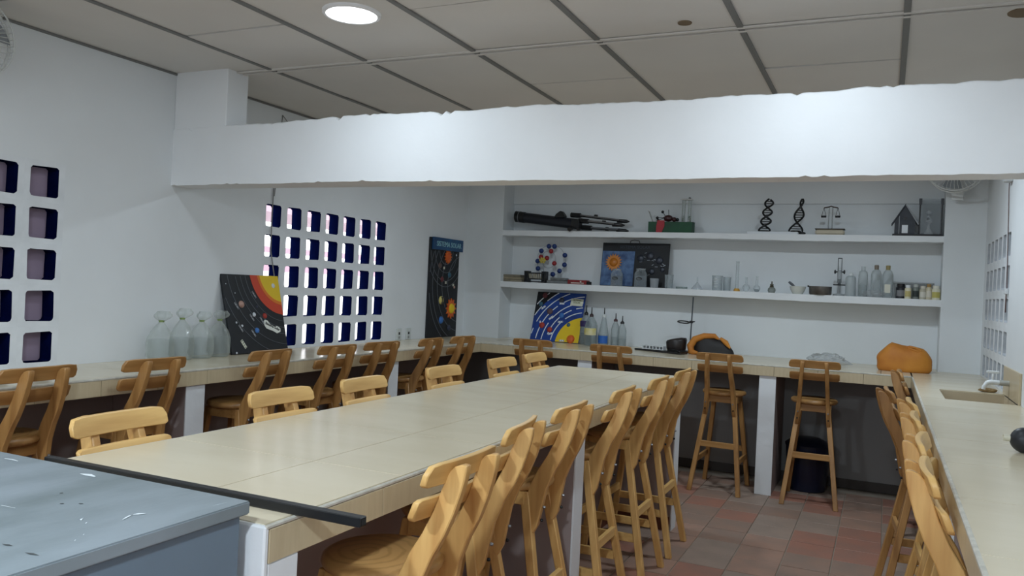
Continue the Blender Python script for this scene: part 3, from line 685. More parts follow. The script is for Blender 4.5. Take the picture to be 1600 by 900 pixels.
# blue poster in the niche
w_, h = .515, .498
p3 = root('planet_poster', (-3.155, 7.30, HC + .005), math.radians(-2), 'blue planet poster with white orbits and a yellow corner sun, in the back niche', 'poster', rx=-.30)
b = MB(); b.box(0, w_, 0, .014, 0, h); b.build('board', M_PBLU, p3, bevel=.002)
sector(p3, 'night_corner', w_, h, w_ + .03, -.02, .60, .90, M_PBLK, -.0012); sector(p3, 'sun_disc', w_, h, w_ + .03, -.02, 0, .275, M_SUNY, -.002)
arcs(p3, w_, h, w_ + .03, -.02, (.325, .375, .425, .485, .545, .60, .655), M_ORB, .0042, gaps=((10, 17),))
for u, v, r, m in ((.085, .46, .028, M_PDR), (.055, .37, .024, M_PTEAL), (.165, .30, .032, P('planet_umber', (96, 74, 78), rough=.6)), (.105, .155, .030, M_PRED), (.195, .115, .028, M_PRED), (.295, .265, .028, M_PBL), (.385, .175, .020, M_PTEAL), (.27, .42, .028, M_PDK), (.43, .035, .042, M_SUNO)): half('planet', (u, 0, v), r, m, p3)
for u, v, a in ((.09, .335, -.7), (.19, .235, -.75), (.295, .20, -.1), (.21, .075, -.25), (.09, .175, .9), (.34, .008, 0), (.28, .385, 0)): tagpaper(p3, u, max(v, .014), .052, .017, a, P('white_tag', (226, 228, 230), rough=.8))
t = tagpaper(p3, .435, .405, .128, .072, .04, ink=False); lettering('title', 'SISTEMA\nSOLAR', .024, P('green_ink', (116, 122, 62), rough=.8), t, (0, -.004, .008))

# board on the lower shelf
ZS1, ZS2, YS = 1.58, 2.086, 7.33
w_, h = .655, .415
p4 = root('exhibit_board', (-2.485, 7.375, ZS1 + .002), math.radians(-1.5), 'black display board with a blue sheet and golden sun, on the lower shelf', 'board', rx=-.12)
b = MB(); b.box(0, w_, 0, .016, 0, h); b.build('board', M_PBLK, p4, bevel=.002)
b = MB(); b.box(.005, .325, -.004, 0, .005, .335); b.build('blue_sheet', P('marbled_blue', (96, 128, 170), rough=.6, rgb2=(52, 74, 116), scale=16), p4, smooth=0)
sunflower(p4, (.125, -.004, .225), .085, 18, P('gold_petal', (206, 132, 58), rough=.4), P('gold_core', (188, 112, 30), rough=.35))
b = MB(); b.tube([(.27, 0, h), (.275, 0, h + .022), (.31, 0, h + .03), (.355, 0, h + .024), (.365, 0, h)], .003, 6); b.build('hanging_wire', M_BLACKM, p4)
lettering('title', 'SISTEMA SOLAR', .042, P('faint_ink', (58, 64, 74), rough=.8), p4, (.32, -.001, .375), depth=.0008)
for u, v, r in ((.385, .27, .034), (.475, .295, .036), (.565, .255, .036), (.40, .16, .026), (.50, .15, .03), (.60, .17, .024)): half('planet', (u, 0, v), r, P('pewter', (62, 66, 76), rough=.35, metal=.4), p4, .5)
rr = random.Random(8)
for k in range(16):
    u, v = rr.uniform(.36, .62), rr.uniform(.08, .33); b = MB(); L_ = rr.uniform(.02, .05); b.bar((u, -.0015, v), (u + L_ * .8, -.0015, v + rr.uniform(-.012, .012)), .003, .004); b.build('silver_streak', P('silver_paint', (170, 176, 186), rough=.3, metal=.5), p4, smooth=0)

# ================================================================== upper shelf
t = root('telescope', (-2.78, 7.32, ZS2), 0, 'black telescope lying with its folded tripod on the upper shelf', 'telescope')
b = MB(); b.tube([(-.60, .02, .145), (-.595, .02, .145)], .056, 20); b.tube([(-.595, .02, .145), (-.50, .015, .135)], .054, 20); b.build('dew_cap', M_BLACK, t)
b = MB(); b.tube([(-.50, .015, .135), (.06, -.02, .072)], .050, 20); b.build('tube', P('tube_black', (24, 27, 36), rough=.35), t)
b = MB(); b.tube([(-.56, .0195, .1425), (-.553, .019, .142)], .0565, 20); b.build('ring', M_SILVER, t)
b = MB(); b.plate([(-.17, .13), (-.15, .165), (-.11, .195), (-.095, .198), (-.06, .155), (-.06, .13)], -.05, .03); b.build('finder_scope', M_BLACK, t, bevel=.006)
b = MB(); b.box(.02, .10, -.07, .03, .03, .115); b.tube([(.03, -.075, .03), (.03, -.13, .012)], .022, 12); b.tube([(.11, -.07, .02), (.11, -.125, .015)], .014, 12); b.build('mount_head', M_BLACK, t, bevel=.004)
for (a, z0, z1, y, x1) in ((-.02, .165, .105, .03, .57), (.08, .105, .065, -.02, .54), (.10, .045, .016, .02, .57)):
    b = MB(); b.tube([(a, y, z0), (a + .10, y, z0 - .006)], .024, 10); b.tube([(a + .10, y, z0 - .006), (x1 - .1, y, z1 + .01)], .012, 8); lg = b.build('tripod_leg', M_BLACK, t)
    b = MB(); b.tube([(a + .10, y - .018, z0 - .002), (x1 - .1, y - .018, z1 + .014)], .008, 8); b.build('leg_rod', M_SILVER, lg)
    b = MB(); b.tube([(a + .24, y, z0 - .012), (a + .27, y, z0 - .014)], .018, 10); b.tube([(x1 - .12, y, z1 + .006), (x1 - .03, y, z1 + .002), (x1, y, z1)], [.019, .017, .004], 10); b.build('leg_tip', M_BLACK, lg)

t = root('planter_box', (-1.797, 7.335, ZS2), 0, 'long green box with a red tag on the upper shelf', 'box')
b = MB(); b.box(-.212, .19, -.06, .06, 0, .10); b.box(-.19, .20, -.045, .045, .10, .101); b.build('box', P('green_card', (22, 78, 48), rough=.6, rgb2=(16, 60, 40), scale=9), t, bevel=.003)
b = MB(); b.plate([(-.135, .0), (-.085, .0), (-.06, .06), (-.06, .112), (-.125, .112), (-.135, .06)], -.067, -.061); b.build('red_tag', P('red_card', (168, 44, 54), rough=.6), t, smooth=0)
b = MB(); b.tube([(-.19, .02, .10), (-.225, .01, .195), (-.235, .0, .205)], [.006, .007, .002], 6); b.build('quill', P('grey_quill', (165, 168, 166), rough=.6), t)
an = root('insect_model', (-1.84, 7.335, ZS2 + .1005), 0, 'dark red and black insect model lying on the green box', 'model')
b = MB(); b.ball((0, 0, .036), .035, 12, 8, sc=(1.25, .9, .9)); b.ball((.055, 0, .026), .022, 10, 6); b.build('body', P('insect_maroon', (60, 26, 28), rough=.35), an, smooth=60)
b = MB(); b.ball((.085, 0, .024), .016, 10, 6); b.build('head', M_BLACK, an)
for k, (x0, pts) in enumerate(((-.02, (-.055, 0, .095)), (-.035, (-.10, -.01, .040)), (-.03, (-.095, .0, .017)))):
    b = MB(); b.tube([(x0, 0, .045), pts], .003, 6); b.ball(pts, .014, 8, 6); b.build('leg', M_BLACK, an)
b = MB(); b.tube([(.005, 0, .05), (.0, .0, .115)], .0028, 6); b.build('feeler', M_BLACK, an)
for k, (x, lb) in enumerate(((-1.700, 'tall clear tube with a green plant, the left one standing on the green box'), (-1.645, 'tall clear tube with a green plant, the right one standing on the green box'))):
    tt = root('plant_tube', (x, 7.33, ZS2 + .1015), 0, lb, 'tube', 'plant tubes'); b = MB(); b.lathe([(.0165, 0), (.0165, .20)], 14); b.lathe([(.0150, 0), (.0150, .20)], 14); b.build('tube', clear('clear_tube', (190, 195, 190), .12, .6), tt)
    rr = random.Random(k); b = MB()
    for q in range(14): a = rr.random() * 6.28; z = rr.uniform(.0, .05); b.add([(0, 0, z), (.013 * math.cos(a), .013 * math.sin(a), z + .006), (.012 * math.cos(a + .5), .012 * math.sin(a + .5), z + .018)], [(0, 1, 2)])
    b.tube([(0, 0, 0), (.002, 0, .06)], .002, 5); b.build('plant', P('small_leaf', (66, 84, 46), rough=.7), tt)
d_ = root('lid_dish', (-1.672, 7.33, ZS2 + .302), 0, 'white dish lying across the tops of the two plant tubes', 'dish'); b = MB(); b.lathe([(0, 0), (.05, 0), (.058, .006), (.05, .010), (0, .010)], 18); b.build('dish', P('white_ceramic', (222, 224, 224), rough=.3), d_)
b = MB(); b.ball((.022, 0, .016), .012, 10, 6); b.build('knob', P('grey_knob', (120, 122, 122), rough=.5), d_)

b = MB(); b.box(-1.12, -.70, 7.26, 7.40, ZS2, ZS2 + .022); tag(b.build('model_base', P('white_board', (222, 226, 230), rough=.4), bevel=.002), 'long white base board under the two helix models', 'board')
b = MB(); b.ball((-.668, 7.30, ZS2 + .013), .013, 10, 6, sc=(2.2, 1, 1)); tag(b.build('black_eraser', M_BLACK, smooth=60), 'small black lump at the right end of the white base board', 'lump')
def helix(x, lean, lb, seed, turns):
    t = root('helix_model', (x, 7.33, ZS2 + .0225), 0, lb, 'model', 'helix models'); H_ = .275; n = 60
    def pt(f, ph): a = turns * 2 * PI * f + ph; R_ = (.046 - .014 * f) if seed == 1 else .054 * (1 - f) ** .55; return (lean * (f - .5) * .0 + lean * f + R_ * math.cos(a), R_ * math.sin(a), .012 + H_ * f)
    for ph in (0, PI):
        b = MB(); b.tube([pt(i / n, ph) for i in range(n + 1)], .0085, 6); b.build('strand', M_BLACK, t)
    for k in range(1, 14):
        b = MB(); b.tube([pt(k / 14, 0), pt(k / 14, PI)], .004, 5); b.build('rung', M_BLACK, t)
    b = MB(); b.lathe([(0, 0), (.045, 0), (.042, .014), (0, .016)], 14); b.build('foot', M_BLACK, t)
helix(-.985, .035, 'black double helix model with three loops, the left one on the white base', 1, 1.75); helix(-.725, .045, 'black twisted helix model tapering to a point, the right one on the white base', 2, 1.0)

t = root('balance_scale', (-.448, 7.31, ZS2), 0, 'small beige balance scale with two hanging black pans on the upper shelf', 'scale')
b = MB(); b.box(-.115, .115, -.05, .05, 0, .048); b.build('tray', P('beige_tray', (190, 180, 158), rough=.5), t, bevel=.012, seg=3)
b = MB(); b.box(-.118, .118, -.053, .053, .046, .054); b.build('tray_rim', P('dark_rim', (60, 50, 44), rough=.5), t, bevel=.003)
b = MB(); b.box(-.018, -.010, -.006, .006, .05, .235); b.box(.010, .018, -.006, .006, .05, .235); b.build('post', clear('grey_acrylic', (150, 154, 156), .45, .5), t)
b = MB(); b.tube([(-.055, 0, .232), (-.02, 0, .238), (0, 0, .246), (.02, 0, .238), (.055, 0, .232)], .0055, 6); b.build('beam', P('dark_brass', (60, 46, 40), rough=.4), t)
for sx in (-1, 1):
    b = MB(); b.lathe([(0, .150), (.020, .150), (.022, .165), (0, .163)], 12, (sx * .055, 0, 0)); p_ = b.build('pan', M_BLACK, t)
    b = MB()
    for dx in (-.017, .017): b.tube([(sx * .055 + dx, 0, .163), (sx * .055, 0, .232)], .0018, 4)
    b.build('hanger', M_BLACKM, p_)

t = root('bird_house', (.118, 7.31, ZS2), 0, 'dark grey gabled bird house with a white door on the upper shelf', 'house')
M_SL = P('slate_board', (58, 62, 70), rough=.6, rgb2=(46, 50, 58), scale=20)
b = MB(); b.plate([(-.075, .016), (.075, .016), (.075, .12), (0, .245), (-.075, .12)], -.055, .055); b.build('body', M_SL, t, smooth=0)
for sx, m in ((-1, M_SL), (1, P('grey_roof', (150, 154, 158), rough=.6))):
    b = MB(); b.plate([(0, .247), (sx * .095, .088), (sx * .100, .096), (0, .262)], -.068, .068); b.build('roof', m, t, smooth=0)
b = MB(); b.box(-.09, .276, -.068, .068, 0, .016); b.build('base', P('dark_base', (36, 36, 40), rough=.6), t, bevel=.002)
b = MB(); b.box(-.022, .022, -.058, -.055, .022, .088); b.build('door', P('white_board', (222, 226, 230)), t, smooth=0)
b = MB(); b.lathe([(0, .004), (.013, .004), (.013, 0)], 14, (.003, -.055, .142), axis='-y'); b.build('entrance', M_BLACK, t)
b = MB(); b.box(-.045, -.040, -.06, -.055, .016, .16); b.build('corner_strip', P('grey_roof', (150, 154, 158)), t, smooth=0)
t = root('glass_case', (.302, 7.31, ZS2 + .0165), 0, 'small glass display case with dark posts at the right end of the upper shelf', 'case')
for x in (-.078, .078):
    for y in (-.06, .06): b = MB(); b.box(x - .004, x + .004, y - .004, y + .004, 0, .285); b.build('post', M_BLACK, t)
for x in (-.078, .078): b = MB(); b.box(x - .011, x + .011, -.066, -.052, .235, .285); b.build('clip', P('dark_clip', (64, 66, 70), rough=.5), t)
b = MB(); b.box(-.074, .074, -.061, -.059, .002, .283); b.build('front_pane', clear('case_glass', (170, 176, 182), .22, .4), t)
b = MB(); b.box(-.074, .074, .059, .061, .002, .283); b.build('back_pane', clear('case_glass', (170, 176, 182)), t)
sk = root('white_figure', (.29, 7.31, ZS2 + .0168), 0, 'small white figure standing inside the glass case', 'figurine'); b = MB(); b.ball((0, 0, .175), .02, 10, 8); b.lathe([(.0, .0), (.034, .0), (.03, .02), (.012, .05), (.01, .08), (.026, .10), (.02, .13), (.008, .155)], 12); b.build('body', P('figure_white', (205, 208, 210), rough=.5), sk); b = MB(); b.ball((-.006, -.018, .125), .012, 8, 6); b.build('dark_patch', M_BLACK, sk)

# ================================================================== lower shelf
def lathe_thing(name, x, y, z, label, cat, parts, group=None):
    """parts: (part name, profile, material, segments)"""
    r = root(name, (x, y, z), 0, label, cat, group)
    for nm, pr, m, n in parts: b = MB(); b.lathe(pr, n); b.build(nm, m, r, smooth=50)
    return r
YL = 7.31
GL = clear('lab_glass', (186, 194, 198), .13, .75); GLB = clear('bottle_plastic', (176, 184, 184), .16, .7); WTR = clear('water', (150, 160, 160), .16, .4)
t = root('tan_parcel', (-3.385, 7.36, ZS1), 0, 'stack of tan flat parcels at the left end of the lower shelf', 'parcel')
for k, (a, z) in enumerate(((.115, 0), (.108, .024), (.100, .048))): b = MB(); b.box(-a, a, -.06, .06, z, z + .023); b.build('packet', P('tan_card_%d' % k, [(142, 132, 112), (154, 142, 118), (132, 124, 106)][k], rough=.8, var=.2, scale=30), t, bevel=.004)
t = root('toy_rack', (-3.11, 7.285, ZS1), 0, 'little black slatted rack of pale pieces below the atom model', 'rack')
for z in (.004, .03, .088): b = MB(); b.box(-.11, .11, -.03, .03, z, z + .010); b.build('rail', M_BLACK, t)
for x in (-.108, -.075, .075, .108): b = MB(); b.box(x - .006, x + .006, -.034, .034, 0, .112); b.build('post', M_BLACK, t)
rr = random.Random(4)
for k in range(7): x = -.058 + .019 * k; b = MB(); b.bar((x, -.01, .04), (x + rr.uniform(-.012, .012), -.01, .088), .012, .02); b.build('piece', P('pale_piece', (164, 158, 142), rough=.6), t)
t = root('atom_model', (-3.01, 7.40, ZS1), 0, 'atom model of blue and red balls on wire rings', 'model')
def ax(px): return (-3.176 + (px - 832) * .00675) + 3.01
def az(py): return 1.965 - (py - 381) * .00625 - ZS1
ring1 = [(ax(857) + .15 * math.cos(a), 0, az(406) + .15 * math.sin(a)) for a in [2 * PI * k / 36 for k in range(37)]]
ring2 = [(ax(853) + .075 * math.cos(a), 0, az(405) + .085 * math.sin(a)) for a in [2 * PI * k / 28 for k in range(29)]]
for rg in (ring1, ring2): b = MB(); b.tube(rg, .0018, 5, caps=False); b.build('wire_ring', M_SILVER, t)
b = MB(); b.tube([(ax(846), 0, 0), (ax(846), 0, az(410))], .003, 6); b.lathe([(0, 0), (.05, 0), (.05, .006), (0, .008)], 16, (ax(846), 0, 0)); b.build('stand', M_SILVER, t)
for px, py in ((852.7, 384.2), (861.5, 384.2), (841, 391.8), (878.3, 397.7), (878.3, 412.7), (871, 422.6), (835.8, 408.2), (837, 419.8), (860.7, 428.2)): half('blue_ball', (ax(px), 0, az(py)), .0245, P('ball_blue', (24, 52, 112), rough=.4), t, 1)
for px, py in ((857, 392), (841.5, 401.5), (851, 403), (863, 411)): half('red_ball', (ax(px), -.01, az(py)), .0235, P('ball_red', (150, 34, 40), rough=.4), t, 1)
b = MB()
for k in range(6): a = PI * k / 3; b.ball((ax(845.5) + .024 * math.cos(a), -.03, az(407) + .02 * math.sin(a)), .013, 8, 6)
b.ball((ax(845.5), -.036, az(407)), .012, 8, 6); b.build('nucleus', P('nucleus_yellow', (206, 184, 84), rough=.4), t)
b = MB(); b.box(-2.995, -2.775, 7.27, 7.39, ZS1, ZS1 + .030); b.box(-2.96, -2.80, 7.28, 7.38, ZS1 + .030, ZS1 + .056); tag(b.build('grey_case', P('grey_plastic', (128, 132, 132), rough=.35, rgb2=(92, 94, 92), scale=14), bevel=.006), 'flat grey clear-topped case right of the toy rack', 'case')
t = root('red_carton', (-2.665, 7.31, ZS1), 0, 'flat red carton left of the black display board', 'carton'); b = MB(); b.box(-.105, .085, -.05, .05, 0, .042); b.build('box', P('carton_red', (140, 34, 34), rough=.5, rgb2=(110, 30, 32), scale=18), t, bevel=.002); b = MB(); b.box(-.07, .06, -.0515, -.05, .008, .018); b.box(.02, .035, -.0515, -.05, .006, .036); b.build('print', P('carton_print', (206, 190, 180), rough=.6), t, smooth=0); b = MB(); b.box(.085, .105, -.046, .046, .002, .03); b.build('dark_end', M_DARK, t)
for k, (x, r, hh, lb, cat) in enumerate(((-2.29, .056, .16, 'clear jar with a dark oval label, before the blue sheet of the board', 'jar'), (-2.06, .058, .172, 'clear jar with a dark oval label, before the black half of the board', 'jar'))):
    t = lathe_thing('specimen_jar', x, 7.285, ZS1, lb, 'jar', [('glass', [(0, .002), (r, .002), (r, hh * .72), (r * .72, hh * .88), (r * .72, hh * .96)], GL, 20), ('lid', [(r * .76, hh * .92), (r * .76, hh), (0, hh)], clear('lid_plastic', (180, 186, 188), .35, .5), 20), ('contents', [(0, .004), (r * .94, .004), (r * .94, hh * .6), (0, hh * .6)], clear('jar_grey', (128, 138, 150), .35, .3), 20)], 'labelled jars on the lower shelf')
    b = MB(); n = 16; vs_ = []
    for i in range(n): a = 2 * PI * i / n; xx = .028 * math.cos(a); vs_.append((xx, -math.sqrt((r + .001) ** 2 - xx * xx), hh * .45 + .016 * math.sin(a)))
    b.add(vs_, [tuple(range(n))]); b.build('label', M_BLACK, t, smooth=0)
t = lathe_thing('ribbed_cup', -1.93, 7.285, ZS1, 'small ribbed pale cup before the black display board', 'cup', [('cup', [(0, .002), (.036, .002), (.042, .085), (.039, .085), (.034, .006), (0, .006)], clear('frosted', (170, 176, 182), .55, .3), 18)])
t = lathe_thing('glass_beaker', -1.80, 7.31, ZS1, 'plain glass beaker right of the black display board', 'beaker', [('glass', [(0, .002), (.034, .002), (.036, .012), (.040, .118), (.043, .124), (.039, .118), (.034, .006), (0, .006)], GL, 20)])
t = lathe_thing('petri_dish', -1.68, 7.30, ZS1, 'flat glass dish between the beaker and the funnel', 'dish', [('glass', [(0, .001), (.052, .001), (.053, .020), (.050, .020), (.049, .004), (0, .004)], clear('thick_glass', (150, 164, 160), .35, .5), 22)])
t = lathe_thing('glass_funnel', -1.54, 7.30, ZS1, 'glass funnel standing upside down on the lower shelf', 'funnel', [('cone', [(.052, .001), (.053, .006), (.012, .058), (.006, .066)], clear('milky_glass', (196, 202, 206), .4, .5), 20), ('stem', [(.006, .064), (.0045, .115), (.003, .115)], GL, 10)])
t = lathe_thing('measuring_beaker', -1.365, 7.31, ZS1, 'graduated glass beaker with white marks, left of the measuring cylinder', 'beaker', [('glass', [(0, .002), (.044, .002), (.046, .125), (.050, .132), (.045, .125), (.042, .006), (0, .006)], GL, 22)])
b = MB()
for k in range(6): b.box(-.016, .012 - .006 * (k % 2), -.0475, -.0468, .03 + .015 * k, .034 + .015 * k)
b.build('graduation', P('white_ink', (228, 230, 230), rough=.6), t, smooth=0)
t = lathe_thing('small_beaker', -1.285, 7.34, ZS1, 'smaller glass beaker behind the graduated one', 'beaker', [('glass', [(0, .002), (.032, .002), (.034, .118), (.037, .124), (.033, .118), (.03, .006), (0, .006)], GL, 20)])
t = lathe_thing('measuring_cylinder', -1.192, 7.30, ZS1, 'tall thin measuring cylinder with a yellow foot', 'cylinder', [('glass', [(.0, .024), (.014, .024), (.014, .258), (.018, .262), (.013, .256)], GL, 14), ('foot', [(0, 0), (.028, 0), (.028, .012), (.018, .026), (0, .026)], P('foot_yellow', (196, 146, 50), rough=.5), 6)])
for k, (x, lb) in enumerate(((-1.112, 'round glass flask right beside the measuring cylinder'), (-1.022, 'round glass flask left of the spirit burner'))):
    R_ = .033 if k == 0 else .030; t = lathe_thing('round_flask', x, 7.30, ZS1, lb, 'flask', [('glass', [(0, .002), (R_ * .6, .004), (R_, R_), (R_ * .85, R_ * 1.6), (.011, R_ * 2.1), (.010, .125 + .012 * k), (.013, .128 + .012 * k)], GL, 18)] + ([('contents', [(0, .004), (R_ * .55, .006), (R_ * .9, R_ * .8), (0, R_ * .9)], clear('grey_liquid', (120, 128, 128), .4, .3), 14)] if k else []), 'round flasks')
t = lathe_thing('spirit_burner', -.897, 7.30, ZS1, 'small squat glass spirit burner with a brass wick holder', 'burner', [('bowl', [(0, 0), (.026, 0), (.034, .018), (.032, .036), (.015, .052)], clear('burner_glass', (104, 110, 96), .45, .4), 16), ('wick_holder', [(.017, .048), (.018, .058), (.012, .062), (.016, .066), (.014, .074), (.005, .078), (.005, .098), (0, .1)], P('old_brass', (84, 78, 62), rough=.4, metal=.6), 12)])
t = lathe_thing('mortar', -.683, 7.30, ZS1, 'white stone mortar on the lower shelf', 'mortar', [('bowl', [(0, 0), (.040, 0), (.044, .006), (.060, .035), (.067, .064), (.062, .066), (.050, .035), (.03, .018), (0, .014)], P('mortar_white', (206, 208, 200), rough=.4), 22)])
t = root('pestle', (-.683, 7.30, ZS1 + .020), 0, 'grey-handled pestle leaning out of the mortar', 'pestle'); b = MB(); b.tube([(.01, 0, .010), (-.03, 0, .045)], [.013, .010], 10); b.build('tip', P('mortar_white', (206, 208, 200)), t); b = MB(); b.tube([(-.03, 0, .045), (-.055, 0, .066), (-.075, 0, .082)], [.010, .012, .009], 10); b.build('handle', P('slate_handle', (84, 88, 94), rough=.5), t)
t = lathe_thing('metal_pan', -.502, 7.30, ZS1, 'dark round metal pan beside the mortar', 'pan', [('bowl', [(0, 0), (.082, 0), (.089, .010), (.091, .072), (.087, .072), (.085, .012), (0, .006)], P('pan_metal', (116, 112, 108), rough=.4, metal=.7, rgb2=(84, 78, 74), scale=14), 28)]); b = MB(); b.plate([(-.10, .08), (-.085, .07), (-.085, .06), (-.104, .066)], -.02, .02); b.build('lug', M_BLACKM, t)
t = root('gas_burner', (-.357, 7.31, ZS1), 0, 'slim black-framed burner stand with knobs on the lower shelf', 'burner')
b = MB(); b.lathe([(0, 0), (.045, 0), (.045, .014), (.012, .02), (0, .02)], 18); b.build('base', clear('base_glass', (170, 176, 176), .5, .4), t); b = MB(); b.lathe([(.010, .02), (.010, .09)], 12); b.build('stem', P('grey_stem', (140, 144, 146), rough=.4), t)
b = MB(); b.box(-.048, .048, -.016, .016, .086, .096); b.build('cross_plate', M_BLACK, t, bevel=.003)
b = MB(); b.lathe([(.018, .11), (.018, .21), (.014, .215)], 14); b.build('sleeve', clear('sleeve_glass', (150, 156, 160), .4, .5), t); b = MB(); b.lathe([(.012, .096), (.012, .14), (0, .14)], 12); b.build('collar', P('dark_collar', (70, 74, 78), rough=.4), t)
for x in (-.014, .014): b = MB(); b.tube([(x, 0, .20), (x, 0, .315)], .003, 6); b.build('rod', M_BLACK, t)
b = MB(); b.tube([(-.016, 0, .315), (.016, 0, .315)], .004, 6); b.build('top_bar', M_BLACK, t)
for sx in (-1, 1): b = MB(); b.tube([(sx * .018, 0, .20), (sx * .030, 0, .20)], .006, 8); b.ball((sx * .036, 0, .20), .014, 10, 6, sc=(.6, 1, 1.3)); b.build('knob', M_BLACK, t)
t = lathe_thing('wash_bottle', -.268, 7.30, ZS1, 'frosted white plastic bottle beside the burner stand', 'bottle', [('body', [(0, 0), (.038, 0), (.040, .008), (.040, .150), (.034, .165), (.016, .172)], clear('frost_plastic', (186, 194, 196), .62, .3, .3), 20), ('cap', [(.017, .168), (.017, .186), (.006, .198), (0, .198)], P('cap_white', (218, 222, 222), rough=.4), 14)])
t = lathe_thing('slim_bottle', -.175, 7.30, ZS1, 'slim clear glass bottle with an open neck, left of the two capped bottles', 'bottle', [('body', [(0, .002), (.034, .002), (.036, .01), (.036, .185), (.030, .208), (.016, .218), (.016, .245), (.018, .25)], GLB, 20), ('water', [(0, .004), (.033, .004), (.033, .10), (0, .10)], WTR, 18)])
for k, (x, m, lb) in enumerate(((-.076, (124, 112, 98), 'large clear bottle with a brown-grey cap, the left of the capped pair'), (.011, (146, 132, 84), 'large clear bottle with a tan cap, the right of the capped pair'))):
    t = lathe_thing('capped_bottle', x, 7.325, ZS1, lb, 'bottle', [('body', [(0, .002), (.040, .002), (.042, .012), (.040, .06), (.042, .11), (.041, .19), (.030, .218), (.016, .232)], GLB, 20), ('cap', [(.017, .228), (.018, .262), (.015, .266), (0, .266)], P('bottle_cap_%d' % k, m, rough=.5), 14)], 'capped bottles')
    if k: b = MB(); b.box(-.022, .022, -.0425, -.0415, .04, .11); b.build('label', P('cream_label', (214, 212, 196), rough=.6), t, smooth=0)
def crumple(name, x, y, z, sx, sy, sz, m, label, cat, seed, amp=.35):
    rr_ = random.Random(seed); bm = bmesh.new(); bmesh.ops.create_icosphere(bm, subdivisions=3, radius=1)
    from mathutils import noise
    for v in bm.verts:
        d = v.co.normalized(); f = 1 + amp * noise.noise(d * 2.3 + Vector((seed * 3.1, 0, 0))) + amp * .5 * noise.noise(d * 6 + Vector((0, seed, 0)))
        p = d * f; zz = max(0, p.z * .5 + .42); v.co = Vector((p.x * sx / 2, p.y * sy / 2, zz * sz))
    me = bpy.data.meshes.new(name); bm.to_mesh(me); bm.free(); me.materials.append(m)
    mz = max(v.co.z for v in me.vertices)
    for v in me.vertices: v.co.z *= sz / mz
    o_ = link(name, me, None, (x, y, z)); return tag(o_, label, cat)
BAG = clear('thin_bag', (176, 178, 180), .22, .5, .25)
crumple('plastic_bag', -.09, 7.262, ZS1, .16, .05, .06, BAG, 'crumpled clear bag before the capped bottles', 'bag', 3)
for nm, x, y, r, hh, body, cap, lab, lb in (
    ('dark_jar', .111, 7.30, .038, .122, (28, 28, 34), (20, 20, 22), (120, 120, 122), 'dark brown jar with a black lid, left of the small white bottle'),
    ('dropper_bottle', .163, 7.272, .025, .112, (214, 208, 180), (218, 220, 222), (190, 176, 116), 'small white bottle with a yellow label beside the dark jar'),
    ('vial', .219, 7.29, .026, .120, (112, 118, 112), (176, 180, 176), (44, 52, 50), 'grey-green small bottle with a dark label'),
    ('labelled_jar', .272, 7.285, .028, .108, (178, 172, 152), (206, 200, 186), (206, 202, 190), 'small jar with a pale printed label'),
    ('tan_capped_jar', .313, 7.275, .021, .126, (196, 186, 158), (156, 122, 66), (212, 206, 190), 'slim jar with a tan cap beside the widest white jar'),
    ('white_jar', .364, 7.285, .034, .114, (216, 212, 190), (222, 220, 206), (186, 176, 98), 'widest white jar with a yellow label at the shelf end')):
    t = lathe_thing(nm, x, y, ZS1, lb, 'jar', [('body', [(0, 0), (r, 0), (r, hh * .72), (r * .7, hh * .80)], P(nm + '_body', body, rough=.35), 18), ('cap', [(r * .74, hh * .78), (r * .76, hh * .98), (0, hh)], P(nm + '_cap', cap, rough=.4), 18)], 'small reagent jars')
    b = MB(); n = 8; vs_ = []
    for i in range(n + 1): a = -PI / 2 + (i / n - .5) * 1.9; vs_ += [((r + .0006) * math.cos(a), (r + .0006) * math.sin(a), hh * .15), ((r + .0006) * math.cos(a), (r + .0006) * math.sin(a), hh * .55)]
    b.add(vs_, [(2 * i, 2 * i + 2, 2 * i + 3, 2 * i + 1) for i in range(n)]); b.build('label', P(nm + '_label', lab, rough=.6), t)
b = MB(); b.box(.06, .345, 7.355, 7.46, ZS1, ZS1 + .12); b.box(.05, .355, 7.35, 7.465, ZS1 + .12, ZS1 + .135); tag(b.build('plastic_tub', clear('tub_plastic', (176, 178, 176), .45, .4, .3), bevel=.005), 'translucent plastic tub behind the small reagent jars', 'tub')

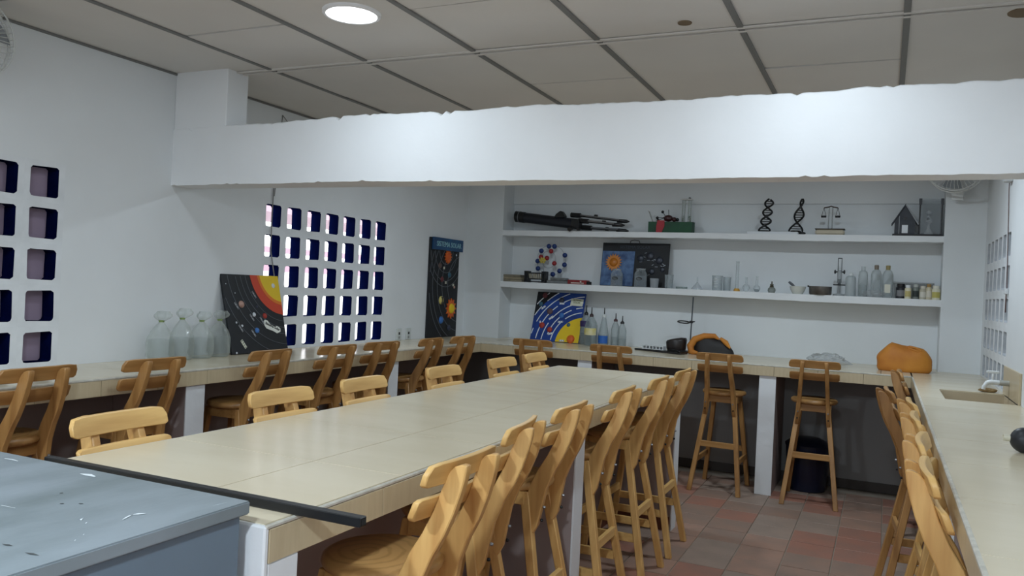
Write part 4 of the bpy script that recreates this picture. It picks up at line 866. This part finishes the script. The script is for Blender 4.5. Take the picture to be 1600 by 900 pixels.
# ================================================================== back counter
for nm, x, y, r, hh, lb, cap, labc in (
    ('drink_bottle', -2.578, 7.30, .056, .31, 'big clear bottle with a dark purple label, next to the blue poster', (24, 24, 26), (52, 40, 92)),
    ('drink_bottle', -2.485, 7.185, .060, .30, 'big clear bottle with a yellow and cream label', (60, 40, 40), (206, 190, 84)),
    ('drink_bottle', -2.372, 7.22, .048, .300, 'clear bottle with a bright blue label', (206, 208, 206), (40, 96, 176)),
    ('drink_bottle', -2.275, 7.27, .040, .262, 'slim clear bottle with a dark red cap, without label', (70, 30, 34), None),
    ('drink_bottle', -2.195, 7.22, .042, .245, 'slim clear bottle with a black cap, half full, rightmost of the bottles', (22, 22, 24), None)):
    pr = [(0, .002), (r * .92, .002), (r, .014), (r, hh * .42), (r * .96, hh * .5), (r * .98, hh * .62), (r * .78, hh * .76), (r * .42, hh * .87), (.016, hh * .91)]
    if labc == (40, 96, 176): pr = [(0, .002), (r * .92, .002), (r, .014), (r * .98, hh * .35), (r * .80, hh * .55), (r * .55, hh * .75), (.018, hh * .9)]
    t = lathe_thing(nm, x, y, HC, lb, 'bottle', [('body', pr, clear('pet_plastic', (158, 170, 172), .2, .7), 20), ('cap', [(.019, hh * .90), (.019, hh * .96), (.008, hh), (.0, hh)], P('cap_%d' % int(-x * 1000), cap, rough=.4), 12), ('nozzle', [(.006, hh * .97), (.004, hh * 1.2), (0, hh * 1.2)], M_BLACK, 6), ('water', [(0, .005), (r * .93, .008), (r * .93, hh * .35), (0, hh * .35)], WTR, 16)], 'refilled drink bottles')
    if labc:
        z0, z1 = (.10, .165) if labc[0] > 100 else ((.17, .225) if labc[0] > 45 else (.03, .10))
        rr_ = r * (1.01 if labc[0] != 52 else 1.0) + .001; b = MB(); n = 12; vs_ = []
        for i in range(n + 1): a = -PI / 2 + (i / n - .5) * 2.4 - (.3 if labc[0] == 52 else 0); vs_ += [(rr_ * math.cos(a), rr_ * math.sin(a), z0), (rr_ * math.cos(a), rr_ * math.sin(a), z1)]
        b.add(vs_, [(2 * i, 2 * i + 2, 2 * i + 3, 2 * i + 1) for i in range(n)]); b.build('label', P('bottle_label_%d' % labc[0], labc, rough=.5, rgb2=(214, 208, 180) if labc[0] > 100 else None, scale=14), t)
t = root('black_mat', (-1.73, 6.99, HC), 0, 'flat black folded mat on the back counter', 'mat'); b = MB(); b.add([(-.31, .12, 0), (.16, -.10, 0), (.19, .05, 0), (-.27, .17, 0), (-.31, .12, .014), (.16, -.10, .018), (.19, .05, .018), (-.27, .17, .014)], [(0, 3, 2, 1), (4, 5, 6, 7), (0, 1, 5, 4), (1, 2, 6, 5), (2, 3, 7, 6), (3, 0, 4, 7)]); b.build('sheet', M_BLACK, t, bevel=.004)
b = MB(); b.tube([(.03, -.02, .024), (.07, -.04, .034), (.12, -.065, .03), (.15, -.08, .022)], .008, 6); b.build('fold', M_BLACK, t)
t = root('test_tube_rack', (-1.845, 7.06, HC + .019), math.radians(-12), 'low white plastic rack lying on the black mat', 'rack')
M_RK = P('rack_white', (206, 210, 212), rough=.4)
b = MB(); b.box(-.105, .105, -.03, .03, 0, .006); b.build('floor_plate', M_RK, t); b = MB(); b.box(-.105, .105, -.03, .03, .028, .034); b.build('top_plate', M_RK, t)
for k in range(7): b = MB(); x = -.098 + .0327 * k; b.box(x - .004, x + .004, -.028, .028, .006, .028); b.build('divider', M_RK, t)
t = root('leather_cap', (-1.665, 7.135, HC + .019), math.radians(8), 'dark brown leather cap beside the ring stand', 'cap')
b = MB(); b.lathe([(0, .0), (.080, .0), (.086, .02), (.092, .085), (.085, .10), (.05, .108), (0, .106)], 22); k0 = len(b.v)
b.v = [(x, y * .8, z + x * .18 * (z / .1)) for x, y, z in b.v]; b.build('crown', P('dark_leather', (44, 34, 30), rough=.35, rgb2=(24, 20, 20), scale=18), t, smooth=60)
b = MB(); b.plate([(-.05, .0), (.10, .0), (.095, .008), (-.045, .008)], -.12, -.05); b.build('peak', M_BLACK, t, bevel=.003)
t = root('ring_stand', (-1.575, 7.27, HC), 0, 'tall thin ring stand with a black clamp ring, left of the yellow bag', 'stand')
b = MB(); b.box(-.06, .06, -.06, .09, 0, .012); b.build('base', M_BLACKM, t, bevel=.002); b = MB(); b.tube([(0, 0, .01), (.012, 0, .50)], .006, 8); b.build('rod', P('rod_grey', (84, 90, 96), rough=.4, metal=.6), t)
b = MB(); b.tube([(-.063 + .052 * math.cos(a), .0 + .052 * math.sin(a) - .01, .270 - .22 * .052 * math.sin(a)) for a in [2 * PI * k / 24 for k in range(25)]], .006, 6, caps=False); b.build('ring', M_BLACK, t); b = MB(); b.cbox((.004, 0, .274), (.03, .024, .022)); b.tube([(.01, -.005, .276), (.04, -.02, .28)], .006, 6); b.build('clamp', M_BLACK, t, bevel=.003)
# yellow and black bag
def soft(name, pts_fn, m, parent, n=26, m_=16, smooth=70):
    b = MB(); vs_ = []; fs = []
    for j in range(m_ + 1):
        for i in range(n): vs_.append(pts_fn(2 * PI * i / n, j / m_))
    for j in range(m_):
        for i in range(n): fs.append((j * n + i, j * n + (i + 1) % n, (j + 1) * n + (i + 1) % n, (j + 1) * n + i))
    fs.append(tuple(range(n - 1, -1, -1))); fs.append(tuple(m_ * n + i for i in range(n)))
    b.add(vs_, fs); return b.build(name, m, parent, smooth=smooth)
from mathutils import noise as NZ
M_YB = P('mustard_fabric', (206, 136, 48), rough=.65, rgb2=(182, 110, 38), scale=6, bump=.15, bscale=12)
t = root('tote_bag', (-1.345, 7.15, HC), math.radians(-4), 'slumped mustard bag with a black opening, behind a back counter stool', 'bag')
def f1(a, s_):
    x = .185 * math.cos(a) * (1 - .75 * s_ ** 2.2) - .02 * s_; y = .085 * math.sin(a) * (1 - .8 * s_ ** 2)
    z = .172 * math.sin(s_ * PI / 2) * (1 - .28 * max(0, math.cos(a)) - .08 * math.sin(3 * a)); k = 1 + .10 * NZ.noise(Vector((x * 14, y * 14, z * 14)))
    return (x * k, y * k, z)
soft('body', f1, P('bag_black', (34, 32, 32), rough=.6), t)
for pts, rr_ in (([(-.17, -.07, .02), (-.185, -.06, .07), (-.15, -.05, .13), (-.07, -.045, .165), (.02, -.04, .17), (.06, -.045, .145)], [.026, .032, .030, .026, .022, .008]), ([(.07, -.04, .155), (.12, -.045, .12), (.16, -.05, .075)], [.012, .022, .008]), ([(-.19, -.06, .02), (-.15, -.085, .02), (-.11, -.09, .016)], [.020, .022, .012])):
    b = MB(); b.tube(pts, rr_, 10); b.build('fabric_fold', M_YB, t, smooth=60)
crumple('plastic_bag', -.405, 6.98, HC, .30, .16, .105, BAG, 'crumpled clear plastic bag lying on the back counter between the two fabric bags', 'bag', 5, .55)
t = root('duffel_bag', (.152, 6.99, HC), math.radians(3), 'plump orange-yellow bag with a dark side in the back right corner', 'bag')
def f2(a, s_):
    prof = 1 - .10 * (1 - s_ / .18) ** 2 if s_ < .18 else (1.0 if s_ < .5 else math.sqrt(max(.0, 1 - ((s_ - .5) / .505) ** 2)))
    ca, sa = math.cos(a), math.sin(a); ca = math.copysign(abs(ca) ** .7, ca); sa = math.copysign(abs(sa) ** .75, sa)
    x = .197 * ca * prof; y = .105 * sa * prof
    z = .168 * s_ * (1 + .38 * math.exp(-((x + .095) / .075) ** 2) + .22 * math.exp(-((x - .125) / .055) ** 2) + .14 * math.exp(-((x - .03) / .06) ** 2))
    k = 1 + .07 * NZ.noise(Vector((x * 11, y * 11, z * 9 + 3))); return (x * k, y * k, z)
soft('body', f2, M_YB, t, 34, 18)
b = MB(); b.tube([(.01, -.03, .186), (.03, -.05, .196), (.07, -.055, .190), (.105, -.055, .176), (.11, -.07, .165), (.085, -.075, .163), (.05, -.068, .176), (.02, -.05, .186)], .009, 8); b.build('handle', M_YB, t, smooth=60)
b = MB(); b.ball((.165, .03, .062), .062, 12, 8, sc=(.55, .95, .98)); b.build('dark_side', P('bag_brown', (96, 50, 36), rough=.7), t, smooth=60)
# bucket below the back counter
t = lathe_thing('plastic_bucket', -.52, 6.99, 0, 'dark navy plastic bucket on the floor under the back counter', 'bucket', [('body', [(0, .004), (.145, .004), (.150, .015), (.170, .36), (.165, .36), (.145, .02), (0, .02)], P('bucket_navy', (18, 28, 56), rough=.35), 28), ('lid', [(.176, .352), (.178, .368), (.15, .39), (.10, .415), (0, .42)], P('lid_navy', (16, 22, 40), rough=.4), 28)])

# ================================================================== left counter things
bl = ['leftmost of the four knotted water bags by the left wall', 'second knotted water bag from the left, the tallest', 'third knotted water bag from the left', 'rightmost of the four knotted water bags, nearest the black poster']
M_BAGW = clear('water_bag', (206, 212, 206), .10, .55, .06)
for k, (y, r, hh) in enumerate(((3.355, .074, .285), (3.505, .070, .300), (3.655, .073, .280), (3.80, .068, .285))):
    t = root('water_bag', (XL + .135, y, HC), .5 * k, 'clear plastic bag of water, ' + bl[k], 'bag', 'knotted bags of water')
    def fb(a, s_, k=k, r=r, hh=hh):
        zz = hh * .80 * s_; prof = min(1, (.80 + 1.6 * s_)) if s_ < .12 else (1.0 if s_ < .45 else max(.10, 1 - ((s_ - .45) / .55) ** 1.7 * .90))
        q = r * prof * (1 + .08 * math.sin(5 * a + k) * s_ + .05 * NZ.noise(Vector((math.cos(a) * 2, math.sin(a) * 2, s_ * 5 + k * 7))) + .045 * NZ.noise(Vector((math.cos(a) * 5, math.sin(a) * 5, s_ * 9 + k * 5))))
        return (q * math.cos(a), q * math.sin(a), zz + .001)
    soft('pouch', fb, M_BAGW, t, 44, 30)
    def fw(a, s_, k=k, r=r, hh=hh): q = r * .93 * min(1, .85 + s_); return (q * math.cos(a), q * math.sin(a), .004 + hh * .42 * s_)
    soft('water', fw, clear('bag_water', (180, 188, 184), .07, .25), t, 20, 4)
    b = MB(); b.tube([(.011 * math.cos(a), .011 * math.sin(a), hh * .80) for a in [2 * PI * i / 10 for i in range(11)]], .006, 6, caps=False); b.build('tie', P('green_tie', (128, 150, 84), rough=.6), t)
    def ft(a, s_, k=k, r=r, hh=hh): q = (.010 + .032 * math.sin(min(1, s_ * 1.1) * PI * .8)) * (1 + .35 * math.sin(3 * a + k)); return (q * math.cos(a) + .01 * s_, q * math.sin(a), hh * .80 + hh * .20 * s_)
    soft('knotted_top', ft, M_BAGW, t, 18, 8)
for k, (y, lb) in enumerate(((6.05, 'white wall socket plate above the left counter, the one farther from the tall poster'), (6.205, 'white wall socket plate above the left counter, the one nearer the tall poster'))):
    t = root('wall_socket', (XL, y, 1.066), 0, lb, 'socket', 'wall sockets'); b = MB(); b.box(0, .010, -.040, .040, -.052, .052); b.build('plate', P('socket_white', (206, 210, 208), rough=.4), t, bevel=.003); b = MB(); b.box(.010, .012, -.010, .010, -.004, .018); b.build('outlet', M_BLACK, t); b = MB(); b.box(.010, .0115, -.012, .012, -.040, -.018); b.build('lower_outlet', P('socket_grey', (150, 152, 150), rough=.4), t)

# ================================================================== fans, wires, tap, small things
def fan(name, loc, rz, label, R_=.20):
    t = root(name, loc, rz, label, 'fan', 'wall fans', rx=.0); M_FW = P('fan_white', (206, 208, 206), rough=.4); M_FG = P('fan_grey', (150, 152, 152), rough=.4)
    def circ(r, y, w__): b = MB(); b.tube([(r * math.cos(a), y, r * math.sin(a)) for a in [2 * PI * k / 36 for k in range(37)]], w__, 6, caps=False); return b
    circ(R_, 0, .007).build('rim', M_FW, t); circ(R_ * .96, -.05, .004).build('front_ring', M_FW, t)
    b = MB()
    for k in range(40):
        a = 2 * PI * k / 40; b.tube([(R_ * .16 * math.cos(a), -.085, R_ * .16 * math.sin(a)), (R_ * .75 * math.cos(a), -.078, R_ * .75 * math.sin(a)), (R_ * .96 * math.cos(a), -.05, R_ * .96 * math.sin(a)), (R_ * math.cos(a), 0, R_ * math.sin(a)), (R_ * .7 * math.cos(a), .05, R_ * .7 * math.sin(a))], .0016, 4)
    b.build('guard_wires', M_FW, t)
    b = MB(); b.lathe([(0, .09), (R_ * .17, .088), (R_ * .17, .080), (0, .08)], 20, axis='-y'); b.build('badge', M_FG, t)
    b = MB(); b.lathe([(0, -.10), (.055, -.10), (.06, -.02), (.03, .02), (0, .02)], 18, axis='-y'); b.build('motor', M_FG, t)
    for k in range(3):
        a0 = 2 * PI * k / 3; vs_ = []
        for i in range(7):
            a = a0 + i * .13; 
            for r_ in (.035, R_ * .55, R_ * .88): vs_.append((r_ * math.cos(a), -.045 + .05 * (i / 6), r_ * math.sin(a)))
        fs = [];
        for i in range(6):
            for q in range(2): fs.append((i * 3 + q, i * 3 + q + 1, i * 3 + q + 4, i * 3 + q + 3))
        b = MB(); b.add(vs_, fs); b.build('blade', clear('fan_blade', (120, 126, 132), .7, .2), t)
    b = MB(); b.tube([(0, .09, 0), (0, .14, -.03), (0, .16, -.16)], .018, 10); b.box(-.04, .04, .16, .19, -.24, -.08); b.build('bracket', M_FW, t)
    return t
fan('wall_fan', (XL + .19, 2.185, 2.515), PI / 2, 'round white wall fan high on the left wall, cut by the left edge', .19)
fan('wall_fan', (.445, 6.96, 2.60), math.radians(-10), 'round white wall fan high on the back wall, mostly hidden by the beam', .20)
b = MB(); b.tube([(XL + .008, 4.43, 2.65), (XL + .03, 4.40, 2.60), (XL + .03, 4.39, 2.50), (XL + .012, 4.375, 2.3), (XL + .010, 4.37, 2.10), (XL + .010, 4.366, 1.90), (XL + .008, 4.372, 1.70), (XL + .008, 4.44, 1.45)], .0035, 6)
b.tube([(XL + .008, 4.43, 2.65), (XL + .03, 4.47, 2.60), (XL + .03, 4.46, 2.48), (XL + .012, 4.40, 2.28), (XL + .010, 4.38, 2.08)], .003, 6)
tag(b.build('wall_cable', P('cable_grey', (128, 126, 124), rough=.6)), 'grey cable looped on a hook and hanging down the left wall over the block window', 'cable')
b = MB(); b.tube([(XR - .006, 5.99, 2.70), (XR - .006, 5.985, 2.28), (XR - .004, 5.93, 1.9), (XR - .006, 5.87, 1.66)], .003, 6); wc = b.build('wall_cable', P('cable_red', (92, 66, 62), rough=.6)); tag(wc, 'thin dark red cable running down the right wall to a small switch', 'cable')
b = MB(); b.box(XR - .022, XR - .001, 5.83, 5.875, 1.625, 1.66); b.build('switch', P('switch_white', (200, 202, 204), rough=.4), wc, bevel=.003); b = MB(); b.tube([(XR - .008, 5.872, 1.625), (XR - .008, 5.872, 1.51)], .004, 6); b.build('tail', P('cable_red', (92, 66, 62)), wc)
b = MB(); b.box(XR - .05, XR, 5.86, 5.95, 2.33, 2.45); tag(b.build('junction_box', P('junction_white', (196, 198, 198), rough=.5), bevel=.004), 'white junction box high on the right wall under the beam line', 'box')
t = root('water_tap', (XR - .0125, 5.52, 1.098), 0, 'white plastic tap on the splash panel over the sink', 'tap'); M_TP = P('tap_white', (226, 230, 232), rough=.25)
b = MB(); b.tube([(0, 0, 0), (-.05, 0, 0)], .016, 12); b.build('pipe', P('pipe_grey', (176, 176, 170), rough=.4), t); b = MB(); b.tube([(-.05, 0, 0), (-.09, 0, .002), (-.112, 0, -.004), (-.128, 0, -.03), (-.130, 0, -.045)], [.014, .015, .013, .011, .011], 12); b.build('spout', M_TP, t, smooth=60); b = MB(); b.tube([(-.085, 0, .01), (-.085, 0, .052)], .008, 8); b.bar((-.118, 0, .060), (-.052, 0, .060), .016, .012); b.build('handle', M_TP, t, bevel=.003)
crumple('sponge', .60, 5.79, HC, .10, .05, .028, P('sponge_brown', (150, 126, 88), rough=.9, rgb2=(116, 92, 60), scale=40), 'small worn brown sponge at the sink rim', 'sponge', 6, .2)
t = root('rubber_bulb', (.478, 3.45, HC), 0, 'black rubber bulb with a white nozzle on the right counter', 'bulb'); b = MB(); b.ball((0, 0, .046), .046, 20, 12, sc=(1, .95, 1)); b.ball((.07, .01, .03), .03, 12, 8); b.build('bulb', P('rubber_black', (30, 32, 38), rough=.45), t, smooth=60); b = MB(); b.tube([(-.040, 0, .048), (-.066, -.003, .050)], .011, 12); b.build('nozzle', P('nozzle_cream', (214, 210, 190), rough=.4), t)
